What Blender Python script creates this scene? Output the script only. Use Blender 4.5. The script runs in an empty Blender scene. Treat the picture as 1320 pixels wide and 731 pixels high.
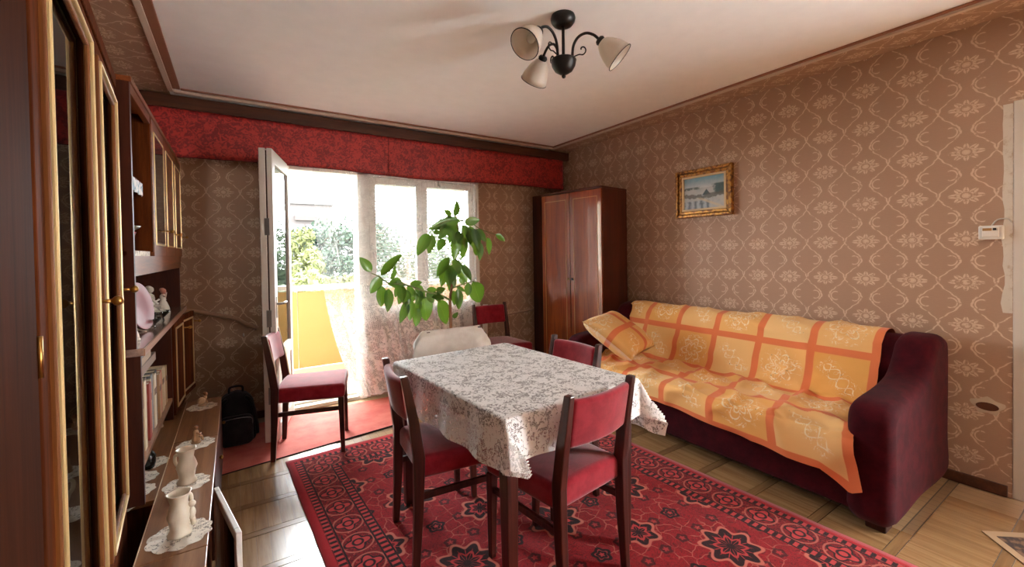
import bpy, math, random
from mathutils import Vector, Matrix, noise as mnoise
random.seed(7)
PI = math.pi
S = bpy.context.scene
COL = S.collection

# ---------------------------------------------------------------- camera, sky, exposure
F_PX, CX_SHIFT = 550.63, 0.0
YAW, PITCH, ROLL, CAM_H = .5765, .0158, .0156, 1.3403
CY = 334.53
cam_d = bpy.data.cameras.new('camera'); cam = bpy.data.objects.new('camera', cam_d); COL.objects.link(cam)
cam_d.sensor_fit = 'HORIZONTAL'; cam_d.sensor_width = 36.0
cam_d.lens = F_PX / 1320 * 36.0
cam_d.shift_y = -(365.5 - CY) / 1320
cam_d.clip_start = .02; cam_d.clip_end = 500
cam.location = (0, 0, CAM_H)
cam.rotation_euler = (Matrix.Rotation(-YAW, 3, 'Z') @ Matrix.Rotation(PI/2 - PITCH, 3, 'X') @ Matrix.Rotation(-ROLL, 3, 'Z')).to_euler()
S.camera = cam
SKY = 32.0
world = bpy.data.worlds.new('sky'); S.world = world; world.use_nodes = True
bg = world.node_tree.nodes['Background']
bg.inputs[0].default_value = (.92, .97, 1.0, 1); bg.inputs[1].default_value = SKY
S.view_settings.view_transform = 'Standard'; S.view_settings.look = 'None'
S.view_settings.exposure = .5; S.view_settings.gamma = 1.0
S.view_settings.use_curve_mapping = False
def portal(name, x0, x1, z0, z1, y):
    l = bpy.data.lights.new(name, 'AREA'); l.shape = 'RECTANGLE'; l.size = x1-x0; l.size_y = z1-z0
    l.cycles.is_portal = True
    o = bpy.data.objects.new(name, l); COL.objects.link(o)
    o.location = ((x0+x1)/2, y, (z0+z1)/2); o.rotation_euler = (-PI/2, 0, 0)
portal('window_daylight', .28, 2.24, .02, 2.13, 4.47)

# ---------------------------------------------------------------- node helper
def lin(c):
    return tuple(((v/255)/12.92 if v/255 <= .04045 else ((v/255+.055)/1.055)**2.4) for v in c)
class N:
    def __init__(s, g, k): s.g = g; s.k = k
    def _m(s, op, o=None, c=None): return s.g.math(op, s, o, c)
    def __add__(s, o): return s._m('ADD', o)
    __radd__ = __add__
    def __sub__(s, o): return s._m('SUBTRACT', o)
    def __rsub__(s, o): return s.g.math('SUBTRACT', o, s)
    def __mul__(s, o): return s._m('MULTIPLY', o)
    __rmul__ = __mul__
    def __truediv__(s, o): return s._m('DIVIDE', o)
    def __neg__(s): return s*-1
    def abs(s): return s._m('ABSOLUTE')
    def frac(s): return s._m('FRACT')
    def floor(s): return s._m('FLOOR')
    def sin(s): return s._m('SINE')
    def cos(s): return s._m('COSINE')
    def pow(s, p): return s._m('POWER', p)
    def min(s, o): return s._m('MINIMUM', o)
    def max(s, o): return s._m('MAXIMUM', o)
    def lt(s, o): return s._m('LESS_THAN', o)
    def gt(s, o): return s._m('GREATER_THAN', o)
    def step(s, a, b): # smoothstep from a to b (b may be < a)
        n = s.g.nt.nodes.new('ShaderNodeMapRange'); n.interpolation_type = 'SMOOTHSTEP'; n.clamp = True
        s.g.lk(s, n.inputs[0])
        lo, hi = (a, b) if a < b else (b, a)
        n.inputs[1].default_value = lo; n.inputs[2].default_value = hi
        n.inputs[3].default_value = 0 if a < b else 1; n.inputs[4].default_value = 1 if a < b else 0
        return N(s.g, n.outputs[0])
    def band(s, c, w, soft=.5): # 1 near c
        return (s - c).abs().step(w, w*soft)
class G:
    def __init__(s, name):
        s.m = bpy.data.materials.new(name); s.m.use_nodes = True; s.nt = s.m.node_tree
        s.b = s.nt.nodes['Principled BSDF']; s.o = s.nt.nodes['Material Output']; s._t = {}
    def lk(s, a, inp):
        if isinstance(a, N): s.nt.links.new(a.k, inp)
        elif isinstance(a, tuple): inp.default_value = a if len(a) == 4 else (*a, 1) if len(inp.default_value) == 4 else a
        else: inp.default_value = a
    def math(s, op, a, b=None, c=None):
        n = s.nt.nodes.new('ShaderNodeMath'); n.operation = op
        s.lk(a, n.inputs[0])
        if b is not None: s.lk(b, n.inputs[1])
        if c is not None: s.lk(c, n.inputs[2])
        return N(s, n.outputs[0])
    def tc(s, kind='Object'):
        if 'tc' not in s._t: s._t['tc'] = s.nt.nodes.new('ShaderNodeTexCoord')
        return N(s, s._t['tc'].outputs[kind])
    def xyz(s, kind='Object'):
        n = s.nt.nodes.new('ShaderNodeSeparateXYZ'); s.lk(s.tc(kind), n.inputs[0])
        return [N(s, n.outputs[i]) for i in range(3)]
    def vec(s, x, y, z=0.0):
        n = s.nt.nodes.new('ShaderNodeCombineXYZ')
        for i, v in enumerate((x, y, z)): s.lk(v, n.inputs[i])
        return N(s, n.outputs[0])
    def noise(s, v=None, scale=5, detail=3, rough=.5, dist=0, out=0):
        n = s.nt.nodes.new('ShaderNodeTexNoise')
        s.lk(v if v is not None else s.tc(), n.inputs['Vector'])
        n.inputs['Scale'].default_value = scale; n.inputs['Detail'].default_value = detail
        n.inputs['Roughness'].default_value = rough; n.inputs['Distortion'].default_value = dist
        return N(s, n.outputs[out])
    def voro(s, v=None, scale=5, feature='F1', rnd=1.0, dims='3D', out='Distance'):
        n = s.nt.nodes.new('ShaderNodeTexVoronoi'); n.feature = feature; n.voronoi_dimensions = dims
        s.lk(v if v is not None else s.tc(), n.inputs['Vector'])
        n.inputs['Scale'].default_value = scale; n.inputs['Randomness'].default_value = rnd
        return N(s, n.outputs[out])
    def rand(s):
        n = s.nt.nodes.new('ShaderNodeObjectInfo'); return N(s, n.outputs['Random'])
    def mix(s, f, a, b):
        n = s.nt.nodes.new('ShaderNodeMix'); n.data_type = 'RGBA'; n.clamp_factor = True
        s.lk(f, n.inputs[0]); s.lk(a, n.inputs[6]); s.lk(b, n.inputs[7])
        return N(s, n.outputs[2])
    def bump(s, h, strength=.3, dist=.01):
        n = s.nt.nodes.new('ShaderNodeBump'); n.inputs['Strength'].default_value = strength; n.inputs['Distance'].default_value = dist
        s.lk(h, n.inputs['Height']); s.nt.links.new(n.outputs[0], s.b.inputs['Normal'])
        return s
    def out(s, col, rough=.5, metal=0, spec=.5, coat=0, coat_rough=.05, sheen=0, alpha=None, trans=0):
        s.lk(col, s.b.inputs['Base Color']); s.lk(rough, s.b.inputs['Roughness']); s.lk(metal, s.b.inputs['Metallic'])
        s.b.inputs['Specular IOR Level'].default_value = spec
        s.b.inputs['Coat Weight'].default_value = coat; s.b.inputs['Coat Roughness'].default_value = coat_rough
        s.b.inputs['Sheen Weight'].default_value = sheen; s.b.inputs['Sheen Roughness'].default_value = .4
        if alpha is not None: s.lk(alpha, s.b.inputs['Alpha'])
        return s.m
    def polar(s, x, y):
        return (x*x + y*y).pow(.5), s.math('ARCTAN2', y, x)
MATS = {}
def plain(name, col, rough=.5, **k):
    if name not in MATS:
        g = G(name); n = g.noise(scale=9, detail=4)
        MATS[name] = g.out(g.mix((n-.5)*.5+.25, col, tuple(c*.8 for c in col)), rough, **k)
    return MATS[name]

# ---- materials
def wood(name, dark, light, rough=.35, axis=2, scale=1.0, coat=0.0, coat_rough=.08, rnd=0.0, spec=.4):
    g = G(name); c = g.xyz()
    st = [26*scale]*3; st[axis] = 1.6*scale
    v = g.vec(*(c[i]*st[i] + (g.rand()*37 if rnd else 0.0) for i in range(3)))
    n = g.noise(v, 1, 5, .6, .6); f = g.noise(v, 5, 3, .6)
    col = g.mix((n*.75+f*.25).step(.3, .72), dark, light)
    if rnd:
        col = g.mix(g.rand()*rnd, col, tuple(x*.42 for x in light))
    g.bump(f, .06, .002)
    return g.out(col, rough, coat=coat, coat_rough=coat_rough, spec=spec)
W_CAB = wood('cabinet_walnut', lin((54,23,9)), lin((96,46,19)), .7, 2, 1, 0, spec=.02)
W_CUP = wood('cupboard_walnut', lin((38,16,7)), lin((60,27,12)), .7, 2, 1, 0, spec=.02)
W_CABH = wood('cabinet_walnut_flat', lin((84,40,17)), lin((138,74,35)), .4, 1, 1, .2, .15, spec=.2)
W_DARK = wood('dark_walnut', lin((40,15,8)), lin((72,30,15)), .5, 2, 1, spec=.2)
W_CHAIR = wood('chair_walnut', lin((40,14,10)), lin((78,34,24)), .3, 2, 1.3, .3)
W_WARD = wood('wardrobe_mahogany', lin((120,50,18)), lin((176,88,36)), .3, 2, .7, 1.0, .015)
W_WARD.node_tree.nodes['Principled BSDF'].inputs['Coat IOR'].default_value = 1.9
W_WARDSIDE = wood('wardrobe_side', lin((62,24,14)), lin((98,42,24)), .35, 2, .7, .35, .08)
W_PELMET = wood('pelmet_wood', lin((62,32,20)), lin((92,52,33)), .45, 0, .8)
W_SHELF = wood('shelf_board', lin((120,78,52)), lin((170,122,90)), .28, 1, 1, .4, .1)
W_COUNTER = wood('counter_board', lin((124,96,84)), lin((160,130,114)), .2, 1, 1, .8, .12)
W_BASE = wood('base_board', lin((112,72,44)), lin((150,106,70)), .35, 1, 1, .2, .15)
W_PLANK = wood('parquet_oak', lin((142,106,68)), lin((180,143,100)), .25, 1, 1, .7, .25, rnd=.3)
W_PLANKX = wood('parquet_oak_cross', lin((128,94,60)), lin((160,124,84)), .25, 0, 1, .7, .25, rnd=.3)
W_INNER = wood('cabinet_inside', lin((36,20,14)), lin((58,34,22)), .5, 2, 1)
GOLD = plain('gilt_strip', lin((212,184,130)), .3, metal=.45)
HONEY = wood('honey_strip', lin((88,46,18)), lin((128,76,34)), .5, 2, 1, 0, spec=.2)
BRASS = plain('brass', lin((170,126,66)), .3, metal=1)
WHITEPAINT = plain('white_paint', lin((226,222,214)), .4)
OLDWHITE = plain('aged_white_paint', lin((208,200,188)), .5)
BLACKIRON = plain('black_iron', lin((26,22,20)), .4, metal=.3)
PORCELAIN = plain('porcelain', lin((228,218,204)), .2, coat=.5)
BISQUE = plain('bisque', lin((196,160,122)), .4)
VASEMAT = plain('cream_ceramic', lin((214,200,178)), .35, coat=.2)
BLACKGLAZE = plain('black_glaze', lin((20,20,20)), .2)
CEIL_M = plain('ceiling_paint', lin((244,240,236)), .85)
STEEL = plain('steel', lin((140,138,134)), .35, metal=1)

def wallpaper(name, ax):
    g = G(name); c = g.xyz(); u, v = c[ax[0]], c[ax[1]]
    fu = ((u-.052)/.226).frac() - .5; fv = ((v-.049)/.2415).frac() - .5
    n1 = g.noise(scale=60, detail=2)
    au = fu.abs(); av = .5 - fv.abs()
    xo = (fv*2*PI).cos()*.195 + .295
    wob = (fv*PI*14).sin()*.012
    og = (au - xo + wob).band(0, .026, .4)
    r1, _ = g.polar(au-.27, av)
    ring = (r1-.115).band(0, .02, .4) * au.step(.34, .30)
    br = (au - (av*.55+.085)).band(0, .022, .4) * av.step(.2, .14)
    r, th = g.polar(fu*.92, fv*1.16)
    R = ((th*4).cos().abs().pow(1.2)*.12 + .15) * ((th.cos().abs().pow(3))*.25 + .85)
    gap = ((th*8).sin().abs().step(.15, .4)).max(r.step(.05, .035))
    pet = (r - R).step(.012, -.008) * gap * ((r-.085).abs().step(.008, .02)) * ((r-R*.6).abs().step(.006, .02)).max((th*4).cos().abs().step(.8, .6))
    rb, tb_ = g.polar(au-.06, av*1.0)
    pat = og.max(ring).max(br).max(pet) * n1.step(.28, .5)
    lines = (v*900).sin()*.5+.5
    base = g.mix(g.noise(scale=2.2, detail=3), lin((166,132,108)), lin((180,146,120)))
    base = g.mix(g.noise(g.vec(u*40, v*300), 1, 2)*.5, base, lin((148,116,94)))
    col = g.mix(pat*.7, base, lin((222,196,168)))
    g.bump(pat*.6 + lines*.15, .25, .003)
    return g.out(col, .55, spec=.35)
WP_X = wallpaper('wallpaper_window_wall', (0, 2))
WP_Y = wallpaper('wallpaper_side_wall', (1, 2))
WP_C = wallpaper('wallpaper_ceiling_edge', (1, 0))

def velvet(name, a, b, rough=.8, sheen=.6):
    g = G(name); n = g.noise(scale=14, detail=4, rough=.65); f = g.noise(scale=420, detail=1)
    g.bump(f, .25, .002)
    return g.out(g.mix(n.step(.3, .7), a, b), rough, sheen=sheen, spec=.12)
RED = velvet('red_upholstery', lin((128,20,34)), lin((154,36,48)))
BURG = velvet('burgundy_velvet', lin((48,5,14)), lin((70,9,20)), .85, .04)
BLACKCLOTH = velvet('black_nylon', lin((22,21,23)), lin((36,34,36)), .6, .1)
WHITECLOTH = velvet('white_cotton', lin((222,214,202)), lin((236,230,220)), .85, .1)

def valance_mat():
    g = G('red_damask'); x, y, z = g.xyz()
    w = g.vec(x, z)
    n = g.noise(w, 24, 3, .6, 2.2); v = g.noise(w, 9, 2, .5, 1.0)
    p = (n*.75 + v*.25).step(.44, .56)
    g.bump(p, .25, .004)
    return g.out(g.mix(p, lin((186,50,44)), lin((128,24,26))), .5, sheen=.3)
VALANCE = valance_mat()

def lace(name, scale, base, holes, tint, uvk='UV', trans=.5, grow=None, thr=(.5, .6)):
    """openwork: thread cover varies with a floral pattern; holes are truly open"""
    g = G(name); u, v, _ = g.xyz(uvk)
    w = g.vec(u, v)
    d = g.voro(w, scale*2.6, 'DISTANCE_TO_EDGE', .6, '2D')
    n = g.noise(w, scale*.8, 3, .55, 1.6)
    big = g.noise(w, scale*.22, 2, .5, .8)
    flo = (n*.75+big*.35).step(*thr)
    net = d.step(.16, .07)
    cov = (flo.max(net*.85))*(1-base)*holes + base
    if grow is not None: cov = cov*grow(g, u, v)
    nt = g.nt
    tr = nt.nodes.new('ShaderNodeBsdfTransparent'); df = nt.nodes.new('ShaderNodeBsdfDiffuse'); tl = nt.nodes.new('ShaderNodeBsdfTranslucent')
    df.inputs[0].default_value = (*tint, 1); tl.inputs[0].default_value = (*tint, 1)
    m1 = nt.nodes.new('ShaderNodeMixShader'); m1.inputs[0].default_value = trans
    nt.links.new(df.outputs[0], m1.inputs[1]); nt.links.new(tl.outputs[0], m1.inputs[2])
    m2 = nt.nodes.new('ShaderNodeMixShader'); g.lk(cov, m2.inputs[0])
    nt.links.new(tr.outputs[0], m2.inputs[1]); nt.links.new(m1.outputs[0], m2.inputs[2])
    nt.links.new(m2.outputs[0], g.o.inputs[0]); nt.nodes.remove(g.b)
    return g.m
def curtain_grow(g, u, v):
    # upper half a sheer net with hanging sprigs, lower half a dense floral lace
    sprig = g.noise(g.vec(u*9, v*2.2), 1, 3, .6, 1.2).step(.6, .7)
    return v.step(1.15, .55)*.85 + sprig*.5 + .22
LACE_CURTAIN = lace('lace_curtain', 24, .42, .9, lin((248,246,242)), grow=curtain_grow, trans=.10)
LACE_CLOTH = lace('tablecloth_lace', 62, .22, 1.0, lin((252,251,249)), trans=.12, thr=(.498, .532))
LACE_DOILY = lace('doily_lace', 60, .3, 1.0, lin((246,240,228)), trans=.15, thr=(.49, .53))

def glass_mat(name='clear_glass', tint=(1,1,1), ior=1.45):
    g = G(name); nt = g.nt
    tr = nt.nodes.new('ShaderNodeBsdfTransparent'); tr.inputs[0].default_value = (*tint, 1)
    gl = nt.nodes.new('ShaderNodeBsdfGlossy'); gl.inputs['Roughness'].default_value = .02
    fr = nt.nodes.new('ShaderNodeFresnel'); fr.inputs[0].default_value = ior
    mx = nt.nodes.new('ShaderNodeMixShader'); nt.links.new(fr.outputs[0], mx.inputs[0])
    nt.links.new(tr.outputs[0], mx.inputs[1]); nt.links.new(gl.outputs[0], mx.inputs[2])
    nt.links.new(mx.outputs[0], g.o.inputs[0]); nt.nodes.remove(g.b)
    return g.m
GLASS = glass_mat()
CABGLASS = glass_mat('cabinet_glass', (.8,.8,.8), 1.12)
CRYSTAL = glass_mat('cut_glass', (.9,.92,.93))

def shade_mat():
    g = G('opal_glass'); nt = g.nt
    n = g.noise(scale=18, detail=3)
    g.out(g.mix(n, lin((246,240,230)), lin((236,226,212))), .3)
    g.b.inputs['Subsurface Weight'].default_value = 0
    tl = nt.nodes.new('ShaderNodeBsdfTranslucent'); tl.inputs[0].default_value = (.8,.74,.66,1)
    m = nt.nodes.new('ShaderNodeMixShader'); m.inputs[0].default_value = .4
    nt.links.new(g.b.outputs[0], m.inputs[1]); nt.links.new(tl.outputs[0], m.inputs[2]); nt.links.new(m.outputs[0], g.o.inputs[0])
    return g.m
OPAL = shade_mat()

def throw_mat():
    g = G('plaid_cotton'); u, v, _ = g.xyz('UV')
    P = .327
    su = ((u-.92)/P); sv = ((v+.012)/P)
    fu = su.frac(); fv = sv.frac()
    du = (.5-(fu-.5).abs())*P; dv = (.5-(fv-.5).abs())*P
    st = du.min(dv).step(.025, .02)
    x = fu-.5; y = fv-.5
    chk = ((su.floor()+sv.floor())*.5).frac().gt(.25)
    # flower outline
    r, th = g.polar(x, y)
    R = (th*3+.6).cos().abs()*.14+.14
    nz = g.noise(g.vec(u, v), 16, 3, .6, 1.0)
    fl = (r-R).band(0, .022, .4).max((r-R*.55).band(0, .018, .4)).max((nz-.5).band(0, .018, .4)*r.step(.42, .36))
    # diagonal leafy sprig
    a = x*.707+y*.707; b = x*-.707+y*.707
    w = (a*16).sin().abs()*.11*(a.abs().step(.36, .2))+.004
    sp = ((b.abs()-w).band(0, .018, .4)*a.abs().step(.38, .33)).max((nz-.47).band(0, .014, .4)*b.abs().step(.2, .14)*a.abs().step(.42, .38))
    mo = (fl*chk).max(sp*(1-chk)) * g.noise(g.vec(u, v), 40, 2).step(.3, .55) * du.min(dv).step(.03, .04)
    base = g.mix(g.noise(g.vec(u, v), 7, 3), lin((236,178,100)), lin((226,160,82)))
    base = g.mix(((su.floor()*.37+sv.floor()*.61).frac())*.6, base, lin((242,208,152)))
    col = g.mix(st, base, lin((222,122,76)))
    col = g.mix(mo*.85, col, lin((248,232,196)))
    dk = (fl*chk).max(sp*(1-chk))*g.noise(g.vec(u+.01, v), 55, 2).step(.62, .7)*du.min(dv).step(.03, .04)
    col = g.mix(dk*.7, col, lin((120,84,40)))
    g.bump(g.noise(g.vec(u*300, v*300), 1, 1), .15, .001)
    return g.out(col, .85, sheen=.15, spec=.15)
PLAID = throw_mat()

def rug_mat(hx, hy):
    g = G('persian_wool'); x, y, _ = g.xyz()
    w = g.vec(x, y)
    d = (hx - x.abs()).min(hy - y.abs())
    n = g.noise(w, 9, 3); pile = g.noise(w, 500, 1)
    red = lin((168,26,36)); red2 = lin((132,12,22)); dark = lin((40,10,16)); pink = lin((196,108,92)); rose = lin((186,58,60))
    # field: lattice of octagonal medallions, vines, rosettes
    def med(px, py, ox, oy, size, pet):
        a = ((x+ox)/px).frac()-.5; b = ((y+oy)/py).frac()-.5
        a = a*px; b = b*py
        r, th = g.polar(a, b)
        R = (th*pet).cos()*.16*size + size
        edge = (r-R).band(0, .012, .4); inside = (r-R).step(.004, -.004)
        ros = ((r - ((th*pet).cos()*.1*size+size*.5)).band(0, .010, .4)).max((th*pet).sin().abs().step(.3, .1)*r.step(size*.85, size*.6)*r.step(size*.12, size*.2))
        return edge, inside, ros
    e1, i1, r1 = med(.5, .62, .25, .31, .115, 8)
    e2, i2, r2 = med(.5, .62, 0, 0, .085, 6)
    e3, i3, r3 = med(.25, .31, .125, .155, .035, 5)
    w0 = w; wx = g.vec(x + (g.noise(w, 11, 2)-.5)*.07, y + (g.noise(g.vec(x+3, y+5), 11, 2)-.5)*.07)
    vor = g.voro(wx, 15, 'DISTANCE_TO_EDGE', .9, '2D'); vine = vor.step(.05, .02)*g.noise(w, 7, 2).step(.4, .55)
    vor2 = g.noise(wx, 42, 3, .6, 1.2); vine2 = (vor2-.5).abs().step(.035, .012).max(vor2.step(.4, .36))
    f = g.mix(n, red, red2)
    f = g.mix(vine2*.55, f, dark)
    f = g.mix(vine*.6, f, pink)
    e4, i4, r4 = med(.125, .155, .06, .07, .02, 5)
    f = g.mix(i4*.6, f, rose); f = g.mix(e4*.8, f, dark)
    f = g.mix(i3, f, rose); f = g.mix(e3.max(r3*i3), f, dark)
    for e, i, r in ((e2, i2, r2), (e1, i1, r1)):
        f = g.mix(i, f, dark); f = g.mix(r*i, f, rose); f = g.mix(e, f, pink)
    # border: along coordinate
    along = g.mix((hx - x.abs()).lt(hy - y.abs()), x, y)
    alo = g.nt.nodes.new('ShaderNodeSeparateColor'); g.nt.links.new(along.k, alo.inputs[0]); t = N(g, alo.outputs[0])
    a = (t/.17).frac()-.5; b = (d-.155)
    r, th = g.polar(a*.17, b)
    Rb = (th*4).cos()*.012+.048
    ib = (r-Rb).step(.003, -.003); eb = (r-Rb).band(0, .007, .4)
    bc = g.mix(vine2*.9, red2, dark); bc = g.mix((vor2-.62).step(-.02, .03)*.6, bc, pink)
    bc = g.mix(ib, bc, rose); bc = g.mix(eb.max(ib*(r-.022).band(0, .008, .4)), bc, dark)
    bc = g.mix((r-.07).band(0, .006, .4)*.7, bc, pink)
    gd = g.mix(((t/.035).frac()-.5).abs().step(.3, .2), dark, rose)
    c = g.mix(d.gt(.265), bc, f)
    c = g.mix((d-.25).band(0, .018, .9), c, gd); c = g.mix((d-.062).band(0, .016, .9), c, gd)
    c = g.mix((d-.228).band(0, .004, .9).max((d-.272).band(0, .004, .9)).max((d-.085).band(0, .004, .9)), c, dark)
    c = g.mix(d.lt(.042), c, red)
    g.bump(pile + vine*.4, .4, .003)
    return g.out(c, .95, sheen=.2, spec=.1)

# ---------------------------------------------------------------- mesh helper
class MB:
    def __init__(s): s.v = []; s.f = []; s.sm = []; s.uv = None
    def add(s, vs, fs, smooth=False, uvs=None):
        o = len(s.v); s.v += [tuple(p) for p in vs]; s.f += [tuple(i+o for i in f) for f in fs]; s.sm += [smooth]*len(fs)
        if uvs is not None:
            if s.uv is None: s.uv = [(0, 0)]*o
            s.uv += list(uvs)
        elif s.uv is not None: s.uv += [(0, 0)]*len(vs)
        return s
    def box(s, x0, x1, y0, y1, z0, z1, M=None):
        vs = [Vector((x, y, z)) for x in (x0, x1) for y in (y0, y1) for z in (z0, z1)]
        if M: vs = [M @ v for v in vs]
        return s.add(vs, [(0,1,3,2), (4,6,7,5), (0,4,5,1), (2,3,7,6), (0,2,6,4), (1,5,7,3)])
    def bar(s, pts, sizes, up=None):
        """square section bar through pts; sizes = (wx, wy) half sizes per point, axes kept in x / y"""
        vs = []
        for p, (a, b) in zip(pts, sizes):
            vs += [(p[0]-a, p[1]-b, p[2]), (p[0]+a, p[1]-b, p[2]), (p[0]+a, p[1]+b, p[2]), (p[0]-a, p[1]+b, p[2])]
        n = len(pts); fs = [(3,2,1,0), tuple(4*(n-1)+i for i in range(4))]
        for k in range(n-1):
            for i in range(4):
                j = (i+1) % 4; fs.append((4*k+i, 4*k+j, 4*k+4+j, 4*k+4+i))
        return s.add(vs, fs)
    def tube(s, pts, r, n=10, caps=True):
        pts = [Vector(p) for p in pts]; rs = r if isinstance(r, (list, tuple)) else [r]*len(pts)
        vs = []; t0 = (pts[1]-pts[0]).normalized()
        a = t0.orthogonal().normalized()
        for i, p in enumerate(pts):
            t = (pts[min(i+1, len(pts)-1)] - pts[max(i-1, 0)]).normalized()
            a = (a - t*a.dot(t)).normalized(); b = t.cross(a)
            for k in range(n):
                q = 2*PI*k/n; vs.append(p + (a*math.cos(q) + b*math.sin(q))*rs[i])
        m = len(pts); fs = []
        for i in range(m-1):
            for k in range(n):
                l = (k+1) % n; fs.append((i*n+k, i*n+l, (i+1)*n+l, (i+1)*n+k))
        s.add(vs, fs, True)
        if caps:
            o = len(s.v) - len(vs)
            s.f += [tuple(o+k for k in range(n))[::-1], tuple(o+(m-1)*n+k for k in range(n))]; s.sm += [False, False]
        return s
    def lathe(s, prof, n=24, M=None, squash=None):
        vs = []; fs = []
        for r, z in prof:
            for k in range(n):
                q = 2*PI*k/n; rr = r*(squash(q, z) if squash else 1)
                v = Vector((rr*math.cos(q), rr*math.sin(q), z)); vs.append(M @ v if M else v)
        for i in range(len(prof)-1):
            for k in range(n):
                l = (k+1) % n; fs.append((i*n+k, i*n+l, (i+1)*n+l, (i+1)*n+k))
        return s.add(vs, fs, True)
    def ball(s, c, r, n=14, M=None):
        r = (r, r, r) if not isinstance(r, (tuple, list)) else r
        vs = []; fs = []; m = n//2+1
        for i in range(m+1):
            ph = PI*i/m
            for k in range(n):
                q = 2*PI*k/n
                v = Vector((r[0]*math.sin(ph)*math.cos(q), r[1]*math.sin(ph)*math.sin(q), r[2]*math.cos(ph)))
                vs.append((M @ v if M else v) + Vector(c))
        for i in range(m):
            for k in range(n):
                l = (k+1) % n; fs.append((i*n+k, (i+1)*n+k, (i+1)*n+l, i*n+l))
        return s.add(vs, fs, True)
    def grid(s, nu, nv, fn, uvf=None, smooth=True):
        vs = []; uvs = []
        for j in range(nv+1):
            for i in range(nu+1):
                vs.append(fn(i/nu, j/nv)); uvs.append(uvf(i/nu, j/nv) if uvf else (i/nu, j/nv))
        w = nu+1
        fs = [(j*w+i, j*w+i+1, (j+1)*w+i+1, (j+1)*w+i) for j in range(nv) for i in range(nu)]
        return s.add(vs, fs, smooth, uvs)
    def prism(s, poly, h0, h1, fn=None):
        """poly of 2D points extruded from h0 to h1; fn(a, b, h) gives the point"""
        fn = fn or (lambda a, b, h: (a, b, h)); n = len(poly)
        vs = [fn(a, b, h0) for a, b in poly] + [fn(a, b, h1) for a, b in poly]
        fs = [tuple(range(n))[::-1], tuple(range(n, 2*n))] + [(i, (i+1) % n, n+(i+1) % n, n+i) for i in range(n)]
        return s.add(vs, fs)
    def rbox(s, x0, x1, y0, y1, z0, z1, r=.02, n=3, fn=None, sub=6):
        """soft box (superellipsoid-like cushion) with rounded edges; fn bends points"""
        cx, cy, cz = (x0+x1)/2, (y0+y1)/2, (z0+z1)/2; hx, hy, hz = (x1-x0)/2, (y1-y0)/2, (z1-z0)/2
        def ax(h):
            a = [-h + r*(1-math.cos(PI/2*i/n)) for i in range(n+1)] if False else []
            L = [-h] + [-h + r*(i/n) for i in range(1, n+1)]
            mid = [(-h+r) + (2*h-2*r)*i/sub for i in range(1, sub)]
            return L + mid + [-q for q in L[::-1]]
        X, Y, Z = ax(hx), ax(hy), ax(hz)
        def rnd(p):
            q = Vector((max(-hx+r, min(hx-r, p[0])), max(-hy+r, min(hy-r, p[1])), max(-hz+r, min(hz-r, p[2]))))
            d = Vector(p)-q
            if d.length > 1e-9: d = d.normalized()*r
            o = q+d
            o = Vector((o.x+cx, o.y+cy, o.z+cz))
            return fn(o) if fn else o
        def face(A, B, mk, flip):
            w = len(A); vs = [rnd(mk(a, b)) for b in B for a in A]
            fs = [(j*w+i, j*w+i+1, (j+1)*w+i+1, (j+1)*w+i) for j in range(len(B)-1) for i in range(w-1)]
            if flip: fs = [f[::-1] for f in fs]
            s.add(vs, fs, True)
        face(X, Y, lambda a, b: (a, b, hz), False); face(X, Y, lambda a, b: (a, b, -hz), True)
        face(X, Z, lambda a, b: (a, -hy, b), False); face(X, Z, lambda a, b: (a, hy, b), True)
        face(Y, Z, lambda a, b: (hx, a, b), False); face(Y, Z, lambda a, b: (-hx, a, b), True)
        return s
    def mesh(s, name, weld=False):
        me = bpy.data.meshes.new(name); me.from_pydata(s.v, [], s.f)
        me.polygons.foreach_set('use_smooth', s.sm)
        if s.uv is not None:
            l = me.uv_layers.new(name='UVMap')
            for lp in me.loops: l.data[lp.index].uv = s.uv[lp.vertex_index]
        me.update()
        if weld:
            import bmesh
            b = bmesh.new(); b.from_mesh(me); bmesh.ops.remove_doubles(b, verts=b.verts, dist=1e-5); b.to_mesh(me); b.free()
        return me
def obj(name, mb, m=None, parent=None, world=True, bevel=0, weld=False, loc=None, rot=None, solid=0):
    """link a mesh as one object; with world=True vertices are given in world space and moved into the parent's space"""
    if parent is not None and world and isinstance(mb, MB):
        mb.v = [tuple(Vector(p) - WL[parent.name]) for p in mb.v]
    me = mb.mesh(name, weld) if isinstance(mb, MB) else mb
    if m is not None and not me.materials: me.materials.append(m)
    o = bpy.data.objects.new(name, me); COL.objects.link(o)
    if parent is not None: o.parent = parent
    if loc is not None: o.location = loc
    if rot is not None: o.rotation_euler = rot
    WL[o.name] = (WL[parent.name] if parent is not None else Vector()) + Vector(o.location)
    if solid:
        md = o.modifiers.new('thickness', 'SOLIDIFY'); md.thickness = solid; md.offset = 0
    if bevel:
        md = o.modifiers.new('edge', 'BEVEL'); md.width = bevel; md.segments = 2; md.limit_method = 'ANGLE'; md.angle_limit = .7
    return o
WL = {}
def tag(o, label, cat, group=None, kind=None):
    if label: o['label'] = label
    if cat: o['category'] = cat
    if group: o['group'] = group
    if kind: o['kind'] = kind
    return o
def thing(name, label, cat, loc=(0, 0, 0), rz=0, group=None):
    o = bpy.data.objects.new(name, None); COL.objects.link(o); o.location = loc; o.rotation_euler = (0, 0, rz)
    o.empty_display_size = .05
    WL[o.name] = Vector(loc)
    return tag(o, label, cat, group)
def struct(name, mb=None, m=None, parent=None, **k):
    if mb is None:
        o = bpy.data.objects.new(name, None); COL.objects.link(o); WL[o.name] = Vector()
        if parent is not None: o.parent = parent
    else: o = obj(name, mb, m, parent, **k)
    if parent is None: o['kind'] = 'structure'
    return o
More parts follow.
